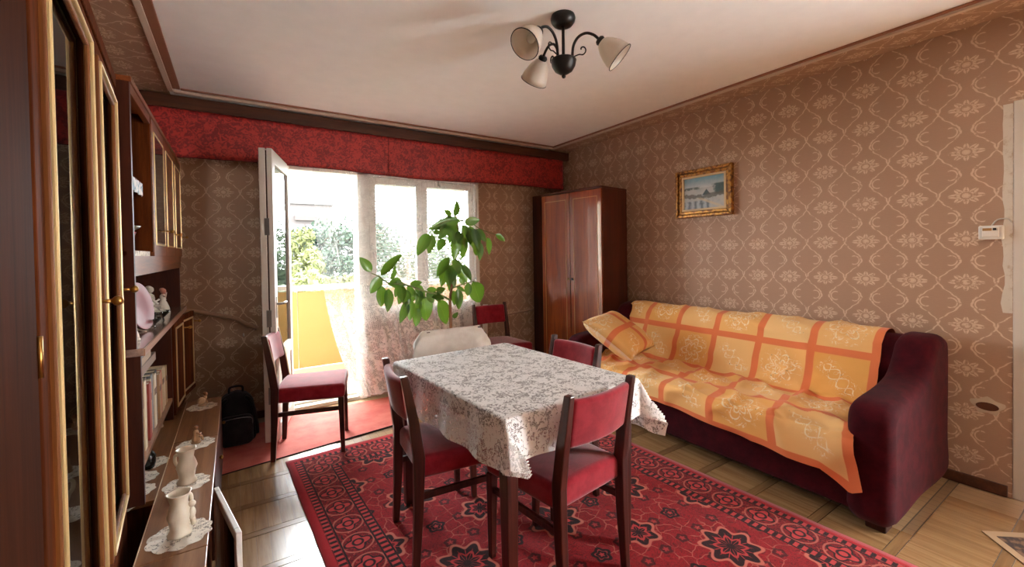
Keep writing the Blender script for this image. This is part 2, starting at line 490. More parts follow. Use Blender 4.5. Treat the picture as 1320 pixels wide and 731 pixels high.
def dup(root, loc, rz, label=None):
    def cp(o, par):
        c = o.copy(); COL.objects.link(c); c.parent = par
        for ch in list(o.children): cp(ch, c)
        return c
    r = cp(root, None); r.location = loc; r.rotation_euler = (0, 0, rz)
    if label: r['label'] = label
    return r
def bx(*a): return MB().box(*a)

# ================================================================= ROOM SHELL
XL, XR, YW, YB, H = -.64, 3.425, 4.12, -1.3, 2.55
floor = struct('floor', bx(XL-.2, XR+.2, YB-.2, YW+.35, -.2, -.004), None)
def floor_mat():
    g = G('parquet_base'); x, y, _ = g.xyz()
    by = ((y-.06)/.29).frac(); cross = by.lt(.15)
    sx = (x/.058).frac(); line = sx.step(.04, .02).max(by.band(.15, .01, .8)).max(by.step(.02, .01))
    n = g.noise(g.vec(x*30, y*2), 1, 4); cell = g.noise(g.vec((x/.058).floor()*3.7, ((y-.06)/.29).floor()*5.1), 1, 0)
    c = g.mix(n*.5+cell*.5, lin((140,108,76)), lin((186,154,116))); c = g.mix(cross, c, lin((140,110,80)))
    return g.out(g.mix(line, c, lin((70,50,34))), .35)
floor.data.materials.append(floor_mat())
# parquet strips in the parts of the floor that show
plank_me = bx(-.0285, .0285, -.121, .121, -.004, 0).mesh('plank'); plank_me.materials.append(W_PLANK)
crossme = bx(-.1445, .1445, -.0205, .0205, -.004, 0).mesh('plank'); crossme.materials.append(W_PLANKX)
def planks(bx0, bx1, by0, by1):
    for ix in range(bx0, bx1):
        for iy in range(by0, by1):
            x0, y0 = ix*.29, .06 + iy*.29
            o = bpy.data.objects.new('plank', crossme); COL.objects.link(o); o.parent = floor
            o.location = (x0+.145, y0+.0215, 0)
            for k in range(5):
                o = bpy.data.objects.new('plank', plank_me); COL.objects.link(o); o.parent = floor
                o.location = (x0+.029+k*.058, y0+.0435+.123, random.uniform(-.0006, .0))
planks(-1, 2, 5, 11)
planks(7, 9, 2, 9)
planks(9, 11, 0, 2)
planks(7, 9, 0, 2)

struct('wall_right', bx(XR, XR+.2, .44, YW+.3, -.004, H), WP_Y)
struct('wall_right_above_door', bx(XR, XR+.2, YB, .44, 2.06, H), WP_Y)
struct('wall_left', bx(XL-.2, XL, YB-.2, YW+.3, -.004, H), WP_Y)
struct('wall_back', bx(XL, XR+.2, YB-.2, YB, -.004, H), WP_X)
wf = MB()
DX0, DX1, WX1, SILL, TOP = .27, 1.02, 2.24, .72, 2.13
wf.box(XL, DX0, YW, YW+.3, -.004, H); wf.box(WX1, XR, YW, YW+.3, -.004, H)
wf.box(DX0, WX1, YW, YW+.3, TOP, H); wf.box(DX1, WX1, YW, YW+.3, -.004, SILL)
struct('wall_front', wf, WP_X)
ceil = struct('ceiling', bx(XL-.2, XR+.2, YB-.2, YW+.3, H, H+.15), CEIL_M)
bb = MB()
bb.box(XL, -.368, YB, YW, H-.003, H); bb.box(3.15, XR, YB, YW, H-.003, H)
obj('wallpaper_border', bb, WP_C, ceil)
CREAMTRIM = plain('cream_trim', lin((206,186,168)), .5); BROWNTRIM = plain('brown_trim', lin((146,98,72)), .5)
def trim(name, parts, m): struct(name, parts, m, bevel=.003)
trim('trim_1', bx(-.372, -.34, YB, 3.9, H-.018, H), CREAMTRIM)
trim('trim_2', bx(-.34, -.295, YB, 3.84, H-.014, H), BROWNTRIM)
trim('trim_3', bx(3.125, 3.155, YB, 3.93, H-.018, H), CREAMTRIM)
trim('trim_4', bx(3.085, 3.108, YB, 3.87, H-.012, H), BROWNTRIM)
trim('trim_5', bx(-.34, 3.125, 3.9, 3.93, H-.018, H), CREAMTRIM)
trim('trim_6', bx(-.295, 3.085, 3.84, 3.862, H-.012, H), BROWNTRIM)
# baseboards
struct('baseboard_right', bx(XR-.02, XR, .46, YW, 0, .06), W_PELMET, bevel=.005)
struct('baseboard_front', bx(WX1, XR-.02, YW-.02, YW, 0, .06), W_PELMET, bevel=.005)
struct('baseboard_left', bx(XL, DX0-.08, YW-.02, YW, 0, .06), W_PELMET, bevel=.005)
# door in the right wall, beyond the frame edge
d2 = struct('door_2')
obj('door_frame', MB().box(XR-.004, XR+.2, .40, .445, 0, 2.09).box(XR-.004, XR+.2, -.5, -.46, 0, 2.09).box(XR-.004, XR+.2, -.46, .40, 2.045, 2.09), OLDWHITE, d2, bevel=.004)
obj('door_panel', MB().box(XR+.03, XR+.07, -.458, .398, .01, 2.04), WHITEPAINT, d2, bevel=.004)
def plaster_mat():
    g = G('peeling_paint'); n = g.noise(scale=24, detail=5, rough=.7)
    return g.out(g.mix(n.step(.5, .75), lin((206,196,180)), lin((176,154,128))), .9)
PLASTER = plaster_mat()
pm = MB()
for k in range(22):
    z = .98 + k*.05
    w0 = .034+.016*mnoise.noise((k*.43, 0, 0)); w1 = .034+.016*mnoise.noise(((k+1)*.43, 0, 0))
    pm.add([(XR-.002, .446, z), (XR-.002, .446+w0, z), (XR-.002, .446+w1, z+.05), (XR-.002, .446, z+.05)], [(0, 1, 2, 3)])
obj('peeled_paint', pm, PLASTER, d2)

# ================================================================= BALCONY WINDOW
def frame_rect(mb, x0, x1, z0, z1, y0, y1, w):
    mb.box(x0, x0+w, y0, y1, z0, z1).box(x1-w, x1, y0, y1, z0, z1).box(x0+w, x1-w, y0, y1, z0, z0+w).box(x0+w, x1-w, y0, y1, z1-w, z1)
    return mb
w1 = struct('window_1')
fr = MB()
fr.box(DX0, DX0+.05, YW-.03, YW+.16, 0, TOP).box(WX1-.05, WX1, YW-.03, YW+.16, SILL, TOP).box(DX0, WX1, YW-.03, YW+.16, TOP-.05, TOP)
fr.box(.965, 1.075, YW-.03, YW+.16, SILL, TOP).box(.965, DX1, YW-.03, YW+.16, 0, SILL).box(1.075, WX1-.05, YW-.03, YW+.16, SILL, SILL+.05)
obj('frame', fr, WHITEPAINT, w1, bevel=.006)
obj('sill', bx(1.03, WX1+.03, YW-.04, YW+.02, SILL-.035, SILL), WHITEPAINT, w1, bevel=.006)
for x0, x1 in ((1.08, 1.60), (1.60, 2.185)):
    sash = obj('sash', frame_rect(MB(), x0, x1, SILL+.055, TOP-.055, YW-.005, YW+.045, .06), WHITEPAINT, w1, bevel=.005)
    obj('pane', bx(x0+.06, x1-.06, YW+.018, YW+.022, SILL+.115, TOP-.115), GLASS, sash)
# slatted blinds hanging outside the two sashes
slat_m = plain('blind_slat', lin((128,134,132)), .4)
for x0, x1 in ((1.12, 1.60), (1.64, 2.17)):
    bl = thing('venetian_blind', 'white slatted blind behind the %s window sash' % ('left' if x0 < 1.5 else 'right'), 'blind', ((x0+x1)/2, YW+.2, TOP-.08), 0, 'blinds outside the window')
    obj('head_rail', bx(x0, x1, YW+.185, YW+.215, TOP-.10, TOP-.05), WHITEPAINT, bl)
    hw = (x1-x0)/2
    sm = MB().add([(-hw, -.011, .0055), (hw, -.011, .0055), (hw, 0, .002), (-hw, 0, .002), (hw, .011, -.0055), (-hw, .011, -.0055)], [(0,1,2,3), (3,2,4,5)], True).mesh('slat')
    sm.materials.append(slat_m)
    for k in range(40):
        o = bpy.data.objects.new('slat', sm); COL.objects.link(o); o.parent = bl; o.location = (0, 0, -.045-.0322*k)
    obj('cord', MB().tube([(x0+.06, YW+.2, TOP-.1), (x0+.06, YW+.2, SILL+.02)], .0012, 5).tube([(x1-.06, YW+.2, TOP-.1), (x1-.06, YW+.2, SILL+.02)], .0012, 5), WHITEPAINT, bl)
# open balcony door leaf
dl = struct('door_1'); dl.location = (.325, 4.10, 0); WL['door_1'] = Vector(); 
DW = .645
dl.rotation_euler = (0, 0, math.atan2(3.475-4.10, .155-.325))
lf = MB()
for y0, y1, in ((.0, .042), (.05, .085)):
    lf.box(0, .075, y0, y1, .02, 2.105).box(DW-.085, DW, y0, y1, .02, 2.105).box(.075, DW-.085, y0, y1, 2.01, 2.105).box(.075, DW-.085, y0, y1, .02, .12).box(.075, DW-.085, y0, y1, .56, .65)
obj('leaf', lf, OLDWHITE, dl, world=False, bevel=.004)
obj('panel', MB().box(.075, DW-.085, .012, .03, .12, .56).box(.075, DW-.085, .058, .075, .12, .56), WHITEPAINT, dl, world=False)
obj('pane', bx(.075, DW-.085, .02, .024, .65, 2.01), GLASS, dl, world=False)
obj('pane', bx(.075, DW-.085, .066, .07, .65, 2.01), GLASS, dl, world=False)
obj('gap_strip', bx(DW-.012, DW-.004, .04, .052, .03, 2.09), W_DARK, dl, world=False)
lt = MB()
for z in (.35, .9, 1.55): lt.box(DW-.003, DW+.002, .028, .06, z-.06, z+.06)
obj('latch_plate', lt, STEEL, dl, world=False)
obj('handle', MB().tube([(DW-.045, .085, 1.0), (DW-.045, .125, 1.0)], .008, 10).tube([(DW-.045, .122, 1.0), (DW-.16, .127, 1.0)], .008, 10).box(DW-.062, DW-.028, .084, .089, .9, 1.05), STEEL, dl, world=False)
struct('threshold', MB().box(DX0, 1.02, YW-.02, YW+.3, -.004, .03).box(DX0, 1.02, YW+.05, YW+.12, .03, .05), OLDWHITE, bevel=.004)

# pelmet board and valance
pel = thing('curtain_pelmet', 'long brown wooden pelmet board under the ceiling above the window', 'pelmet', (1.39, 4.0, 2.44))
obj('front_board', bx(XL, XR-.003, 3.965, 3.99, 2.44, H-.019), W_PELMET, pel, bevel=.003)
obj('top_board', bx(XL, XR-.003, 3.99, YW-.001, H-.045, H-.022), W_PELMET, pel)
obj('curtain_rail', MB().tube([(-.5, 4.02, 2.47), (3.3, 4.02, 2.47)], .006, 8).box(-.5, 3.3, 4.015, 4.025, 2.47, 2.506), STEEL, pel)
va = MB()
def vfn(u, v):
    x = XL+.02 + u*(3.35-XL-.02)
    wv = mnoise.noise((x*2.2, 0, 3))*.010 + .006*math.sin(x*5)
    zb = 2.085 + .012*math.sin(x*2.6+.6) + .006*mnoise.noise((x*3, 1, 0))
    if abs(x-1.23) < .02: wv += .006
    return (x, 3.992 + wv*.6*(1-v*.6), zb + (2.452-zb)*v)
va.grid(160, 8, vfn)
vl = obj('valance', va, VALANCE, None, solid=.003)
tag(vl, 'long red damask valance hanging below the brown pelmet board', 'valance')
obj('seam', MB().tube([(1.232, 3.986, 2.09), (1.232, 3.987, 2.435)], .002, 5), plain('seam_thread', lin((96,14,18)), .7), vl, world=True)
hm = MB(); hm.tube([Vector(vfn(i/120, 0))+Vector((0, -.001, .002)) for i in range(121)], .0032, 6)
obj('hem', hm, plain('hem_braid', lin((96,24,24)), .7), vl, world=True)

# lace curtain
cu = MB()
def cfn(u, v):
    # v 0 at the floor, 1 at the rail
    z = .035 + v*(2.45-.035)
    t = max(0, 1-z/1.9)
    left = .56 + .10*t + .27*t**3
    right = 2.2 - .05*t
    g = u + .018*math.sin(u*21+1)
    x = left + (right-left)*g
    dens = 1+1.2*math.exp(-((u-.25)/.1)**2)
    y = 4.046 + (.014*math.sin(u*58+1.2*math.sin(v*3+u*4)) + .010*math.sin(u*113+2))*(.55+.5*t) - .015*t
    return (x, y, z)
cu.grid(260, 50, cfn, lambda u, v: (u*1.75, v*2.42))
tag(obj('lace_curtain', cu, LACE_CURTAIN), 'sheer white lace curtain hanging over the window to the floor', 'curtain')

# heating pipes
PIPE = plain('pipe_paint', lin((170,136,112)), .35)
pp = [(-.62, YW-.03, .965), (-.32, YW-.03, .935), (-.12, YW-.03, .885), (.0, YW-.03, .845), (.06, YW-.03, .80), (.15, YW-.03, .75)]
def smooth_path(p, k=6):
    p = [Vector(q) for q in p]; out = []
    for i in range(len(p)-1):
        a, b, c, d = p[max(i-1, 0)], p[i], p[i+1], p[min(i+2, len(p)-1)]
        for j in range(k):
            t = j/k
            out.append(.5*((2*b)+(c-a)*t+(2*a-5*b+4*c-d)*t*t+(3*b-a-3*c+d)*t**3))
    return out+[p[-1]]
tag(obj('heating_pipe', MB().tube(smooth_path(pp), .017, 12)), 'painted heating pipe running along the wall behind the balcony door', 'pipe').data.materials.append(PIPE)
tag(obj('heating_pipe', MB().tube([(2.26, YW-.025, .615), (2.87, YW-.025, .66), (3.40, YW-.025, .70)], .011, 10)), 'thin painted pipe on the wall behind the far red chair', 'pipe').data.materials.append(PIPE)
tag(obj('pipe_hook', MB().tube([(.05, YW-.001, .70), (.05, YW-.03, .70), (.05, YW-.035, .72)], .006, 8)), 'small white wall hook under the heating pipe', 'hook').data.materials.append(OLDWHITE)

# ================================================================= OUTSIDE
struct('balcony_floor', bx(-1.2, 3.6, YW+.3, 5.5, -.16, -.03), plain('balcony_concrete', lin((190,180,164)), .8))
struct('wall_balcony_added', MB().box(-1.3, -1.25, YW+.3, 5.5, -.03, 2.64).box(3.65, 3.7, YW+.3, 5.5, -.03, 2.64), plain('balcony_render', lin((190,180,164)), .9))  # unseen side walls, added to cut the sky light reaching the parapet
struct('balcony_ceiling_added', bx(-1.3, 3.7, YW+.3, 5.5, 2.64, 2.78), plain('balcony_underside', lin((214,208,198)), .8))  # unseen slab overhead, added to shade the parapet from the strong sky
par = thing('balcony_parapet', 'yellow panelled balcony parapet with a white top rail', 'parapet', (1.2, 5.4, 0))
def ypanel():
    g = G('yellow_panel'); x, y, z = g.xyz(); n = g.noise(scale=3, detail=4)
    return g.out(g.mix(n, lin((168,138,82)), lin((156,126,70))), .5)
YP = ypanel()
for k in range(8):
    obj('panel', bx(-1.2+.6*k-.01+.004, -1.2+.6*k+.586, 5.38, 5.392, .06, .93), YP, par, bevel=.002)
for k in range(8):
    obj('post', bx(-1.22+.6*k-.012, -1.22+.6*k+.012, 5.392, 5.43, -.03, .95), WHITEPAINT, par)
obj('top_rail', bx(-1.25, 3.6, 5.34, 5.44, .945, 1.0), WHITEPAINT, par, bevel=.006)
obj('kerb', bx(-1.25, 3.6, 5.36, 5.44, -.03, .055), plain('kerb', lin((206,190,160)), .8), par)
struct('ground', bx(-150, 200, 6, 300, -12.5, -12), plain('ground_grass', (.03,.045,.014), .95))
# apartment block
blk = thing('apartment_block', 'pale pink apartment block far beyond the trees', 'building', (11.5, 92, -12))
BW = plain('block_wall', (.034,.027,.025), .9); BP = plain('block_panel', (.03,.020,.017), .9); WG = plain('block_glass', (.02,.026,.03), .3)
obj('wall', bx(6.5, 16.5, 90, 102, -12, 11.2), BW, blk)
obj('roof', bx(6.2, 16.8, 89.6, 102.4, 11.2, 12.1), plain('block_roof', (.03,.026,.024), .9), blk)
wme = MB().box(-.55, .55, -.03, .03, -.65, .65).mesh('window'); wme.materials.append(WG)
for r in range(7):
    for c in range(6):
        o = bpy.data.objects.new('window', wme); COL.objects.link(o); o.parent = blk
        o.location = (Vector((7.4+c*1.65, 89.98, 9.6-2.9*r)) - WL[blk.name])
    obj('balcony', bx(9.7, 13.3, 89.2, 90, 8.1-2.9*r, 8.9-2.9*r), BP, blk)
# trees
def leaf_mat(name, a, b):
    g = G(name); n = g.noise(scale=1.2, detail=2)
    return g.out(g.mix(n*.6+g.noise(scale=30, detail=1)*.4, a, b), .7, spec=.2)
TREEM = [leaf_mat('yellow_green_leaves', (.034,.040,.010), (.056,.058,.018)), leaf_mat('blue_green_leaves', (.010,.021,.012), (.020,.032,.019)), leaf_mat('mid_green_leaves', (.016,.028,.010), (.028,.040,.018))]
BARK = plain('bark', lin((84,66,50)), .9)
def tree(x, y, top, rad, mi, label, name='leafy_tree'):
    rnd = random.Random(int(x*10+y))
    t = thing(name, label, 'tree', (x, y, -12), 0)
    obj('trunk', MB().tube([(x, y, -12), (x+.2, y, -7), (x, y, top-rad)], [.35, .25, .1], 8), BARK, t)
    m = MB(); cl = []
    for k in range(26):
        a = rnd.uniform(0, 2*PI); h = rnd.uniform(-1.6, .85); rr = rad*math.sqrt(max(0, 1-(max(h, -.9)/1.0)**2))*rnd.uniform(.3, .95)
        cl.append((x+rr*math.cos(a), y+rr*math.sin(a), top-rad+h*rad, rad*rnd.uniform(.25, .45)))
    for cx, cy, cz, cr in cl:
        for q in range(170):
            d = Vector((rnd.gauss(0, 1), rnd.gauss(0, 1), rnd.gauss(0, 1))).normalized()*cr*rnd.uniform(.6, 1.05)
            p = Vector((cx, cy, cz))+d; s = rnd.uniform(.10, .2)
            a = Vector((rnd.gauss(0, 1), rnd.gauss(0, 1), rnd.gauss(0, 1))).normalized(); b = a.orthogonal().normalized()
            m.add([p-a*s, p+b*s*.6, p+a*s, p-b*s*.6], [(0, 1, 2, 3)])
    f = obj('foliage', m, TREEM[mi], t); f['kind'] = 'stuff'
tree(2.35, 26, 3.0, 2.0, 0, 'yellow green tree seen through the gap beside the open balcony door', 'leafy_tree')
tree(5.1, 33, 3.5, 2.4, 1, 'bluish green tree behind the left edge of the lace curtain')
tree(6.5, 26.5, 3.3, 2.2, 1, 'dark bluish tree behind the middle of the lace curtain')
tree(11.9, 34, 4.5, 3.3, 2, 'mid green tree behind the left window sash')
tree(12.6, 27, 3.5, 2.7, 2, 'mid green tree behind the right window sash')
tree(.5, 33, 4.0, 2.1, 1, 'bluish green tree seen through the glass of the balcony door')
tree(3.1, 18.5, .55, 1.6, 0, 'low yellow green tree just above the parapet rail')

# ================================================================= FLOOR COVERINGS
HX, HY = .995, 1.5
RA = math.radians(2.6)
rgx = Vector((math.cos(RA), math.sin(RA))); rgy = Vector((-math.sin(RA), math.cos(RA)))
rc = Vector((.25, 3.115)) + rgx*HX - rgy*HY
ru = MB()
def rugz(x, y): return .005 + .0015*max(0, mnoise.noise((x*3, y*3, 0)))
def rugfn(u, v):
    x = (u*2-1)*HX; y = (v*2-1)*HY
    e = .004*mnoise.noise((y*4, x*4, 9))
    return (x+e, y+e, rugz(x, y))
ru.grid(60, 90, rugfn)
rug = obj('persian_rug', ru, rug_mat(HX, HY), None, loc=(rc.x, rc.y, .001), rot=(0, 0, RA), solid=.004)
tag(rug, 'large red persian rug with dark medallions under the dining table', 'rug')
def at_floor(pts, z): return [(x, y) for x, y in pts]
def mat_plain(name, a, b):
    g = G(name); n = g.noise(scale=5, detail=5, rough=.65); f = g.noise(scale=300, detail=1)
    g.bump(f, .3, .002)
    return g.out(g.mix(n.step(.35, .7), a, b), .8, spec=.25)
mt = MB().prism([(-.35, 3.13), (1.95, 3.425), (1.87, 4.0), (.34, 3.99), (.02, 3.97), (-.45, 3.9)], 0.0005, .004)
mo = obj('runner_mat', mt, mat_plain('pink_red_felt', lin((208,116,102)), lin((194,92,82))))
tag(mo, 'plain faded red runner mat along the window wall', 'mat')
obj('edge_binding', MB().tube([(-.35, 3.13, .003), (1.95, 3.425, .003)], .004, 6), plain('dark_binding', lin((54,30,30)), .8), mo)
m2 = MB().prism([(2.908, .473), (2.3, -.08), (2.95, -.6), (3.4, .06)], .001, .004)
m2o = obj('small_rug', m2, plain('beige_border', lin((176,146,112)), .9))
tag(m2o, 'corner of a small dark patterned rug with beige border near the room door', 'rug')
def darkpat():
    g = G('dark_flower_pile'); n = g.noise(scale=30, detail=3)
    return g.out(g.mix(n.step(.45, .6), lin((62,46,40)), lin((120,90,66))), .95)
obj('field', MB().prism([(2.905, .425), (2.36, -.08), (2.95, -.54), (3.35, .06)], .0035, .005), darkpat(), m2o)

# ================================================================= DINING TABLE
TC = (1.108, 1.777); TR = math.radians(3.8); TA, TB = .368, .502; TZ = .752
tb = thing('dining_table', 'rectangular dining table hidden under a white lace cloth', 'table', (TC[0], TC[1], .0095), TR)
obj('tabletop', bx(-TA, TA, -TB, TB, TZ-.03, TZ), W_CHAIR, tb, world=False, bevel=.004)
obj('apron', MB().box(-TA+.05, TA-.05, -TB+.05, -TB+.07, TZ-.11, TZ-.03).box(-TA+.05, TA-.05, TB-.07, TB-.05, TZ-.11, TZ-.03).box(-TA+.05, -TA+.07, -TB+.07, TB-.07, TZ-.11, TZ-.03).box(TA-.07, TA-.05, -TB+.07, TB-.07, TZ-.11, TZ-.03), W_CHAIR, tb, world=False)
for sx in (-1, 1):
    for sy in (-1, 1):
        px, py = sx*(TA-.045), sy*(TB-.045)
        obj('leg', MB().bar([(px, py, 0), (px, py, TZ-.03)], [(.02, .02), (.028, .028)]), W_CHAIR, tb, world=False, bevel=.004)
# lace tablecloth
tcm = MB(); OVL, OVR, OVN, OVF = .19, .235, .165, .15
def clothfn(u, v):
    x = -TA-OVL + u*(2*TA+OVL+OVR); y = -TB-OVN + v*(2*TB+OVN+OVF)
    dx = max(0, abs(x)-TA); dy = max(0, abs(y)-TB)
    sx = 1 if x > 0 else -1; sy = 1 if y > 0 else -1
    cxx = max(-TA, min(TA, x)); cyy = max(-TB, min(TB, y))
    z = TZ+.004
    if dx == 0 and dy == 0:
        return (x, y, z + .0015*mnoise.noise((x*9, y*9, 0)))
    d = math.hypot(dx, dy)
    wav = .5+.5*math.sin((y if dx > dy else x)*26+1.3*sx)
    fl = .04 + .10*wav
    if dx > 0 and dy > 0:
        k = min(dx, dy)/max(dx, dy)
        fl += (.42 if sx > 0 else .30)*k
        dd = d if sx > 0 else d*(1-.16*k)
        z -= dd*math.sqrt(max(.3, 1-fl*fl))
        n = Vector((dx, dy)); n.normalize()
        if sx < 0: n = Vector((n.x*(1-2.1*k), n.y)); 
        return (cxx+sx*(.006+n.x*fl*d), cyy+sy*(.006+n.y*fl*d), z)
    o = .006 + fl*d*(1 if d > .03 else d/.03)
    z -= d*.99 - .002
    return (cxx+(sx*o if dx else 0), cyy+(sy*o if dy else 0), z)
tcm.grid(120, 150, clothfn, lambda u, v: (u*1.15, v*1.3))
tco = obj('lace_tablecloth', tcm, LACE_CLOTH, None, loc=(TC[0], TC[1], .0095), rot=(0, 0, TR))
tag(tco, 'white openwork lace tablecloth draped over the dining table', 'tablecloth')

# ================================================================= CHAIRS
def make_chair(label):
    t = thing('dining_chair', label, 'chair', group='red upholstered dining chairs')
    def seatbend(p):
        k = (p.y+.2)/.42
        return Vector((p.x*(.9+.1*k), p.y, p.z + .014*(1-(p.x/.21)**2)*(1 if p.z > .44 else 0)))
    obj('seat', MB().rbox(-.213, .213, -.2, .222, .372, .468, .026, 3, seatbend), RED, t, world=False, weld=True)
    def bend(p): return Vector((p.x, p.y - .030*(1-(p.x/.18)**2) - (p.z-.62)*.17, p.z))
    obj('backrest', MB().rbox(-.168, .168, -.235, -.195, .615, .80, .018, 3, bend), RED, t, world=False, weld=True)
    for s in (-1, 1):
        x = s*.185
        obj('leg', MB().bar([(x, -.222, 0), (x, -.208, .25), (x, -.202, .47), (x, -.222, .62), (x, -.258, .822)], [(.014, .015), (.017, .02), (.0175, .024), (.0165, .022), (.013, .016)]), W_CHAIR, t, world=False, bevel=.004)
    for s in (-1, 1):
        x = s*.192
        obj('leg', MB().bar([(x, .203, 0), (x, .196, .378)], [(.013, .013), (.019, .019)]), W_CHAIR, t, world=False, bevel=.004)
    for s in (-1, 1):
        obj('stretcher', MB().box(s*.187-.009, s*.187+.009, -.2, .19, .288, .316), W_CHAIR, t, world=False, bevel=.003)
    return t
chair = make_chair('red upholstered walnut chair standing alone in front of the open balcony door')
chair.location = (.447, 3.292, .005); chair.rotation_euler.z = math.radians(-105)
dup(chair, (.855, 1.896, .0095), math.radians(-95), 'red upholstered chair at the long left side of the lace covered table')
dup(chair, (1.135, 1.432, .0095), math.radians(7), 'nearest red upholstered chair, seen from behind at the near end of the table')
dup(chair, (1.40, 1.875, .0095), math.radians(92), 'red upholstered chair between the table and the sofa')
dup(chair, (2.206, 3.583, .001), math.radians(180), 'red upholstered chair against the window wall beside the wardrobe')
dup(chair, (1.225, 2.375, .0095), math.radians(178), 'chair at the far table end with its back covered by a white cloth')
# white cloth over the back of the far chair
dc = MB()
def dcf(u, v):
    a = (v-.5)*2                      # -1 front hem .. 1 rear hem
    w = .262 + .07*max(0, abs(a)-.1) + .01*math.sin(a*9)
    x = (u*2-1)*w
    drop = abs(a)*.235*(1+.05*math.sin(u*17))
    corner = max(0, abs(u*2-1)-.78)/.22
    z = .868 - drop - .075*corner**1.3 + .004*mnoise.noise((u*8, v*8, 2))
    y = .012*math.copysign(min(1, abs(a)*8), a)*-1 * 2.2 - a*.05 + .008*math.sin(u*21)*abs(a)
    return (x, y, z)
dc.grid(48, 60, dcf)
dco = obj('white_cover_cloth', dc, WHITECLOTH, None, loc=(1.215, 2.632, -.03), rot=(0, 0, math.radians(-2)), solid=.003)
tag(dco, 'plain white cloth draped over the back of the chair behind the table', 'cloth')
# white cloth strips hanging behind the far wall chair
ws = MB()
for x in (2.08, 2.165):
    ws.grid(6, 24, lambda u, v, x=x: (x+(u-.5)*.055+.02*v, 3.868+.02*v+.012*math.sin(u*6), .46+.345*v), None)
wso = obj('white_cloth_ties', ws, WHITECLOTH, None, solid=.003)
tag(wso, 'two white cloth strips hanging on the chair by the window wall', 'cloth')

# ================================================================= WARDROBE
WR = math.radians(8.5); wd = thing('wardrobe', 'tall glossy two door mahogany wardrobe in the room corner', 'wardrobe', (2.951, 2.957, 0), WR)
WH, WWD, WDP = 1.97, .80, .42     # local: front in the x=0 plane, y from 0 to width
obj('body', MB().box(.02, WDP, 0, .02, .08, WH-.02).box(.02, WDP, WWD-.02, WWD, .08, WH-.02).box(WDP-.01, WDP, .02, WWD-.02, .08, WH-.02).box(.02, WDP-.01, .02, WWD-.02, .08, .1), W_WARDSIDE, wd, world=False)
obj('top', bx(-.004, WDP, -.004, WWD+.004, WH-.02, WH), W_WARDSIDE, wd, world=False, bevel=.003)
obj('plinth', bx(.03, WDP, .01, WWD-.01, 0, .08), W_DARK, wd, world=False)
INLAY = plain('pale_inlay', lin((196,140,84)), .3)
for y0, y1 in ((.004, WWD/2-.003), (WWD/2+.003, WWD-.004)):
    dr = obj('door', bx(0, .02, y0, y1, .1, WH-.024), W_WARD, wd, world=False, bevel=.002)
    m = MB()
    i = .045
    for a in (0,):
        m.box(-.002, .001, y0+i, y0+i+.007, .16, WH-.09).box(-.002, .001, y1-i-.007, y1-i, .16, WH-.09).box(-.002, .001, y0+i, y1-i, .16, .167).box(-.002, .001, y0+i, y1-i, WH-.097, WH-.09)
    obj('inlay', m, INLAY, dr, world=False)
    ky = y1-.022 if y0 < .1 else y0+.022
    obj('keyhole', MB().lathe([(0, -.004), (.011, -.004), (.013, 0)], 14, Matrix.Translation((-.001, ky, 1.06)) @ Matrix.Rotation(PI/2, 4, 'Y')), BLACKIRON if y0 < .1 else BRASS, dr, world=False)
pb = MB().box(2.93, 2.955, 3.84, 4.05, 0, 1.99)
tag(obj('wooden_board', pb, W_DARK, None, bevel=.003), 'narrow dark wooden board standing upright left of the wardrobe', 'board')

# ================================================================= SOFA
SY0, SY1 = .672, 2.93
so = thing('sofa', 'long burgundy velvet sofa against the patterned right wall', 'sofa', (2.95, 1.8, 0))
obj('base', MB().rbox(2.48, 3.34, SY0+.02, SY1-.02, .07, .385, .02, 3), BURG, so, weld=True)
obj('seat', MB().rbox(2.45, 3.1, SY0+.19, SY1-.19, .30, .405, .04, 3), BURG, so, weld=True)
backpoly = [(2.99, .36), (3.06, .55), (3.13, .74), (3.17, .80), (3.23, .83), (3.31, .82), (3.36, .76), (3.38, .6), (3.38, .1), (3.1, .1)]
def loft(poly, y0, y1, r, seg=5):
    P = [Vector((a, 0, b)) for a, b in poly]; n = len(P)
    Q = []
    for i in range(n):
        a, b, c, d = P[i-1], P[i], P[(i+1) % n], P[(i+2) % n]
        for j in range(4):
            t = j/4; Q.append(.5*((2*b)+(c-a)*t+(2*a-5*b+4*c-d)*t*t+(3*b-a-3*c+d)*t**3))
    n = len(Q); cx = sum((q.x for q in Q))/n; cz = sum((q.z for q in Q))/n
    nr = []
    for i in range(n):
        t = (Q[(i+1) % n]-Q[i-1]); nv = Vector((t.z, 0, -t.x)).normalized()
        if nv.dot(Q[i]-Vector((cx, 0, cz))) > 0: nv = -nv
        nr.append(nv)
    m = MB(); secs = [(y0+r*(1-math.cos(PI/2*k/seg)), r*(1-math.sin(PI/2*k/seg))) for k in range(seg+1)]
    secs += [(y1-r*(1-math.cos(PI/2*k/seg)), r*(1-math.sin(PI/2*k/seg))) for k in range(seg, -1, -1)]
    vs = [(q.x+v.x*o, y, q.z+v.z*o) for y, o in secs for q, v in zip(Q, nr)]
    fs = [(k*n+i, k*n+(i+1) % n, (k+1)*n+(i+1) % n, (k+1)*n+i) for k in range(len(secs)-1) for i in range(n)]
    m.add(vs, fs, True); L = len(secs)-1
    m.f += [tuple(range(n))[::-1], tuple(L*n+i for i in range(n))]; m.sm += [False, False]
    return m
obj('backrest', loft(backpoly, SY0+.03, SY1-.02, .03), BURG, so)
armpoly = [(2.47, .05), (2.46, .30), (2.452, .48), (2.465, .555), (2.51, .598), (2.60, .615), (2.80, .63), (2.97, .665), (3.06, .735), (3.12, .81), (3.2, .845), (3.31, .845), (3.385, .79), (3.395, .6), (3.385, .3), (3.37, .05), (2.9, .05)]
for y0, y1 in ((SY0, SY0+.18), (SY1-.18, SY1)):
    obj('arm', loft(armpoly, y0, y1, .055), BURG, so)
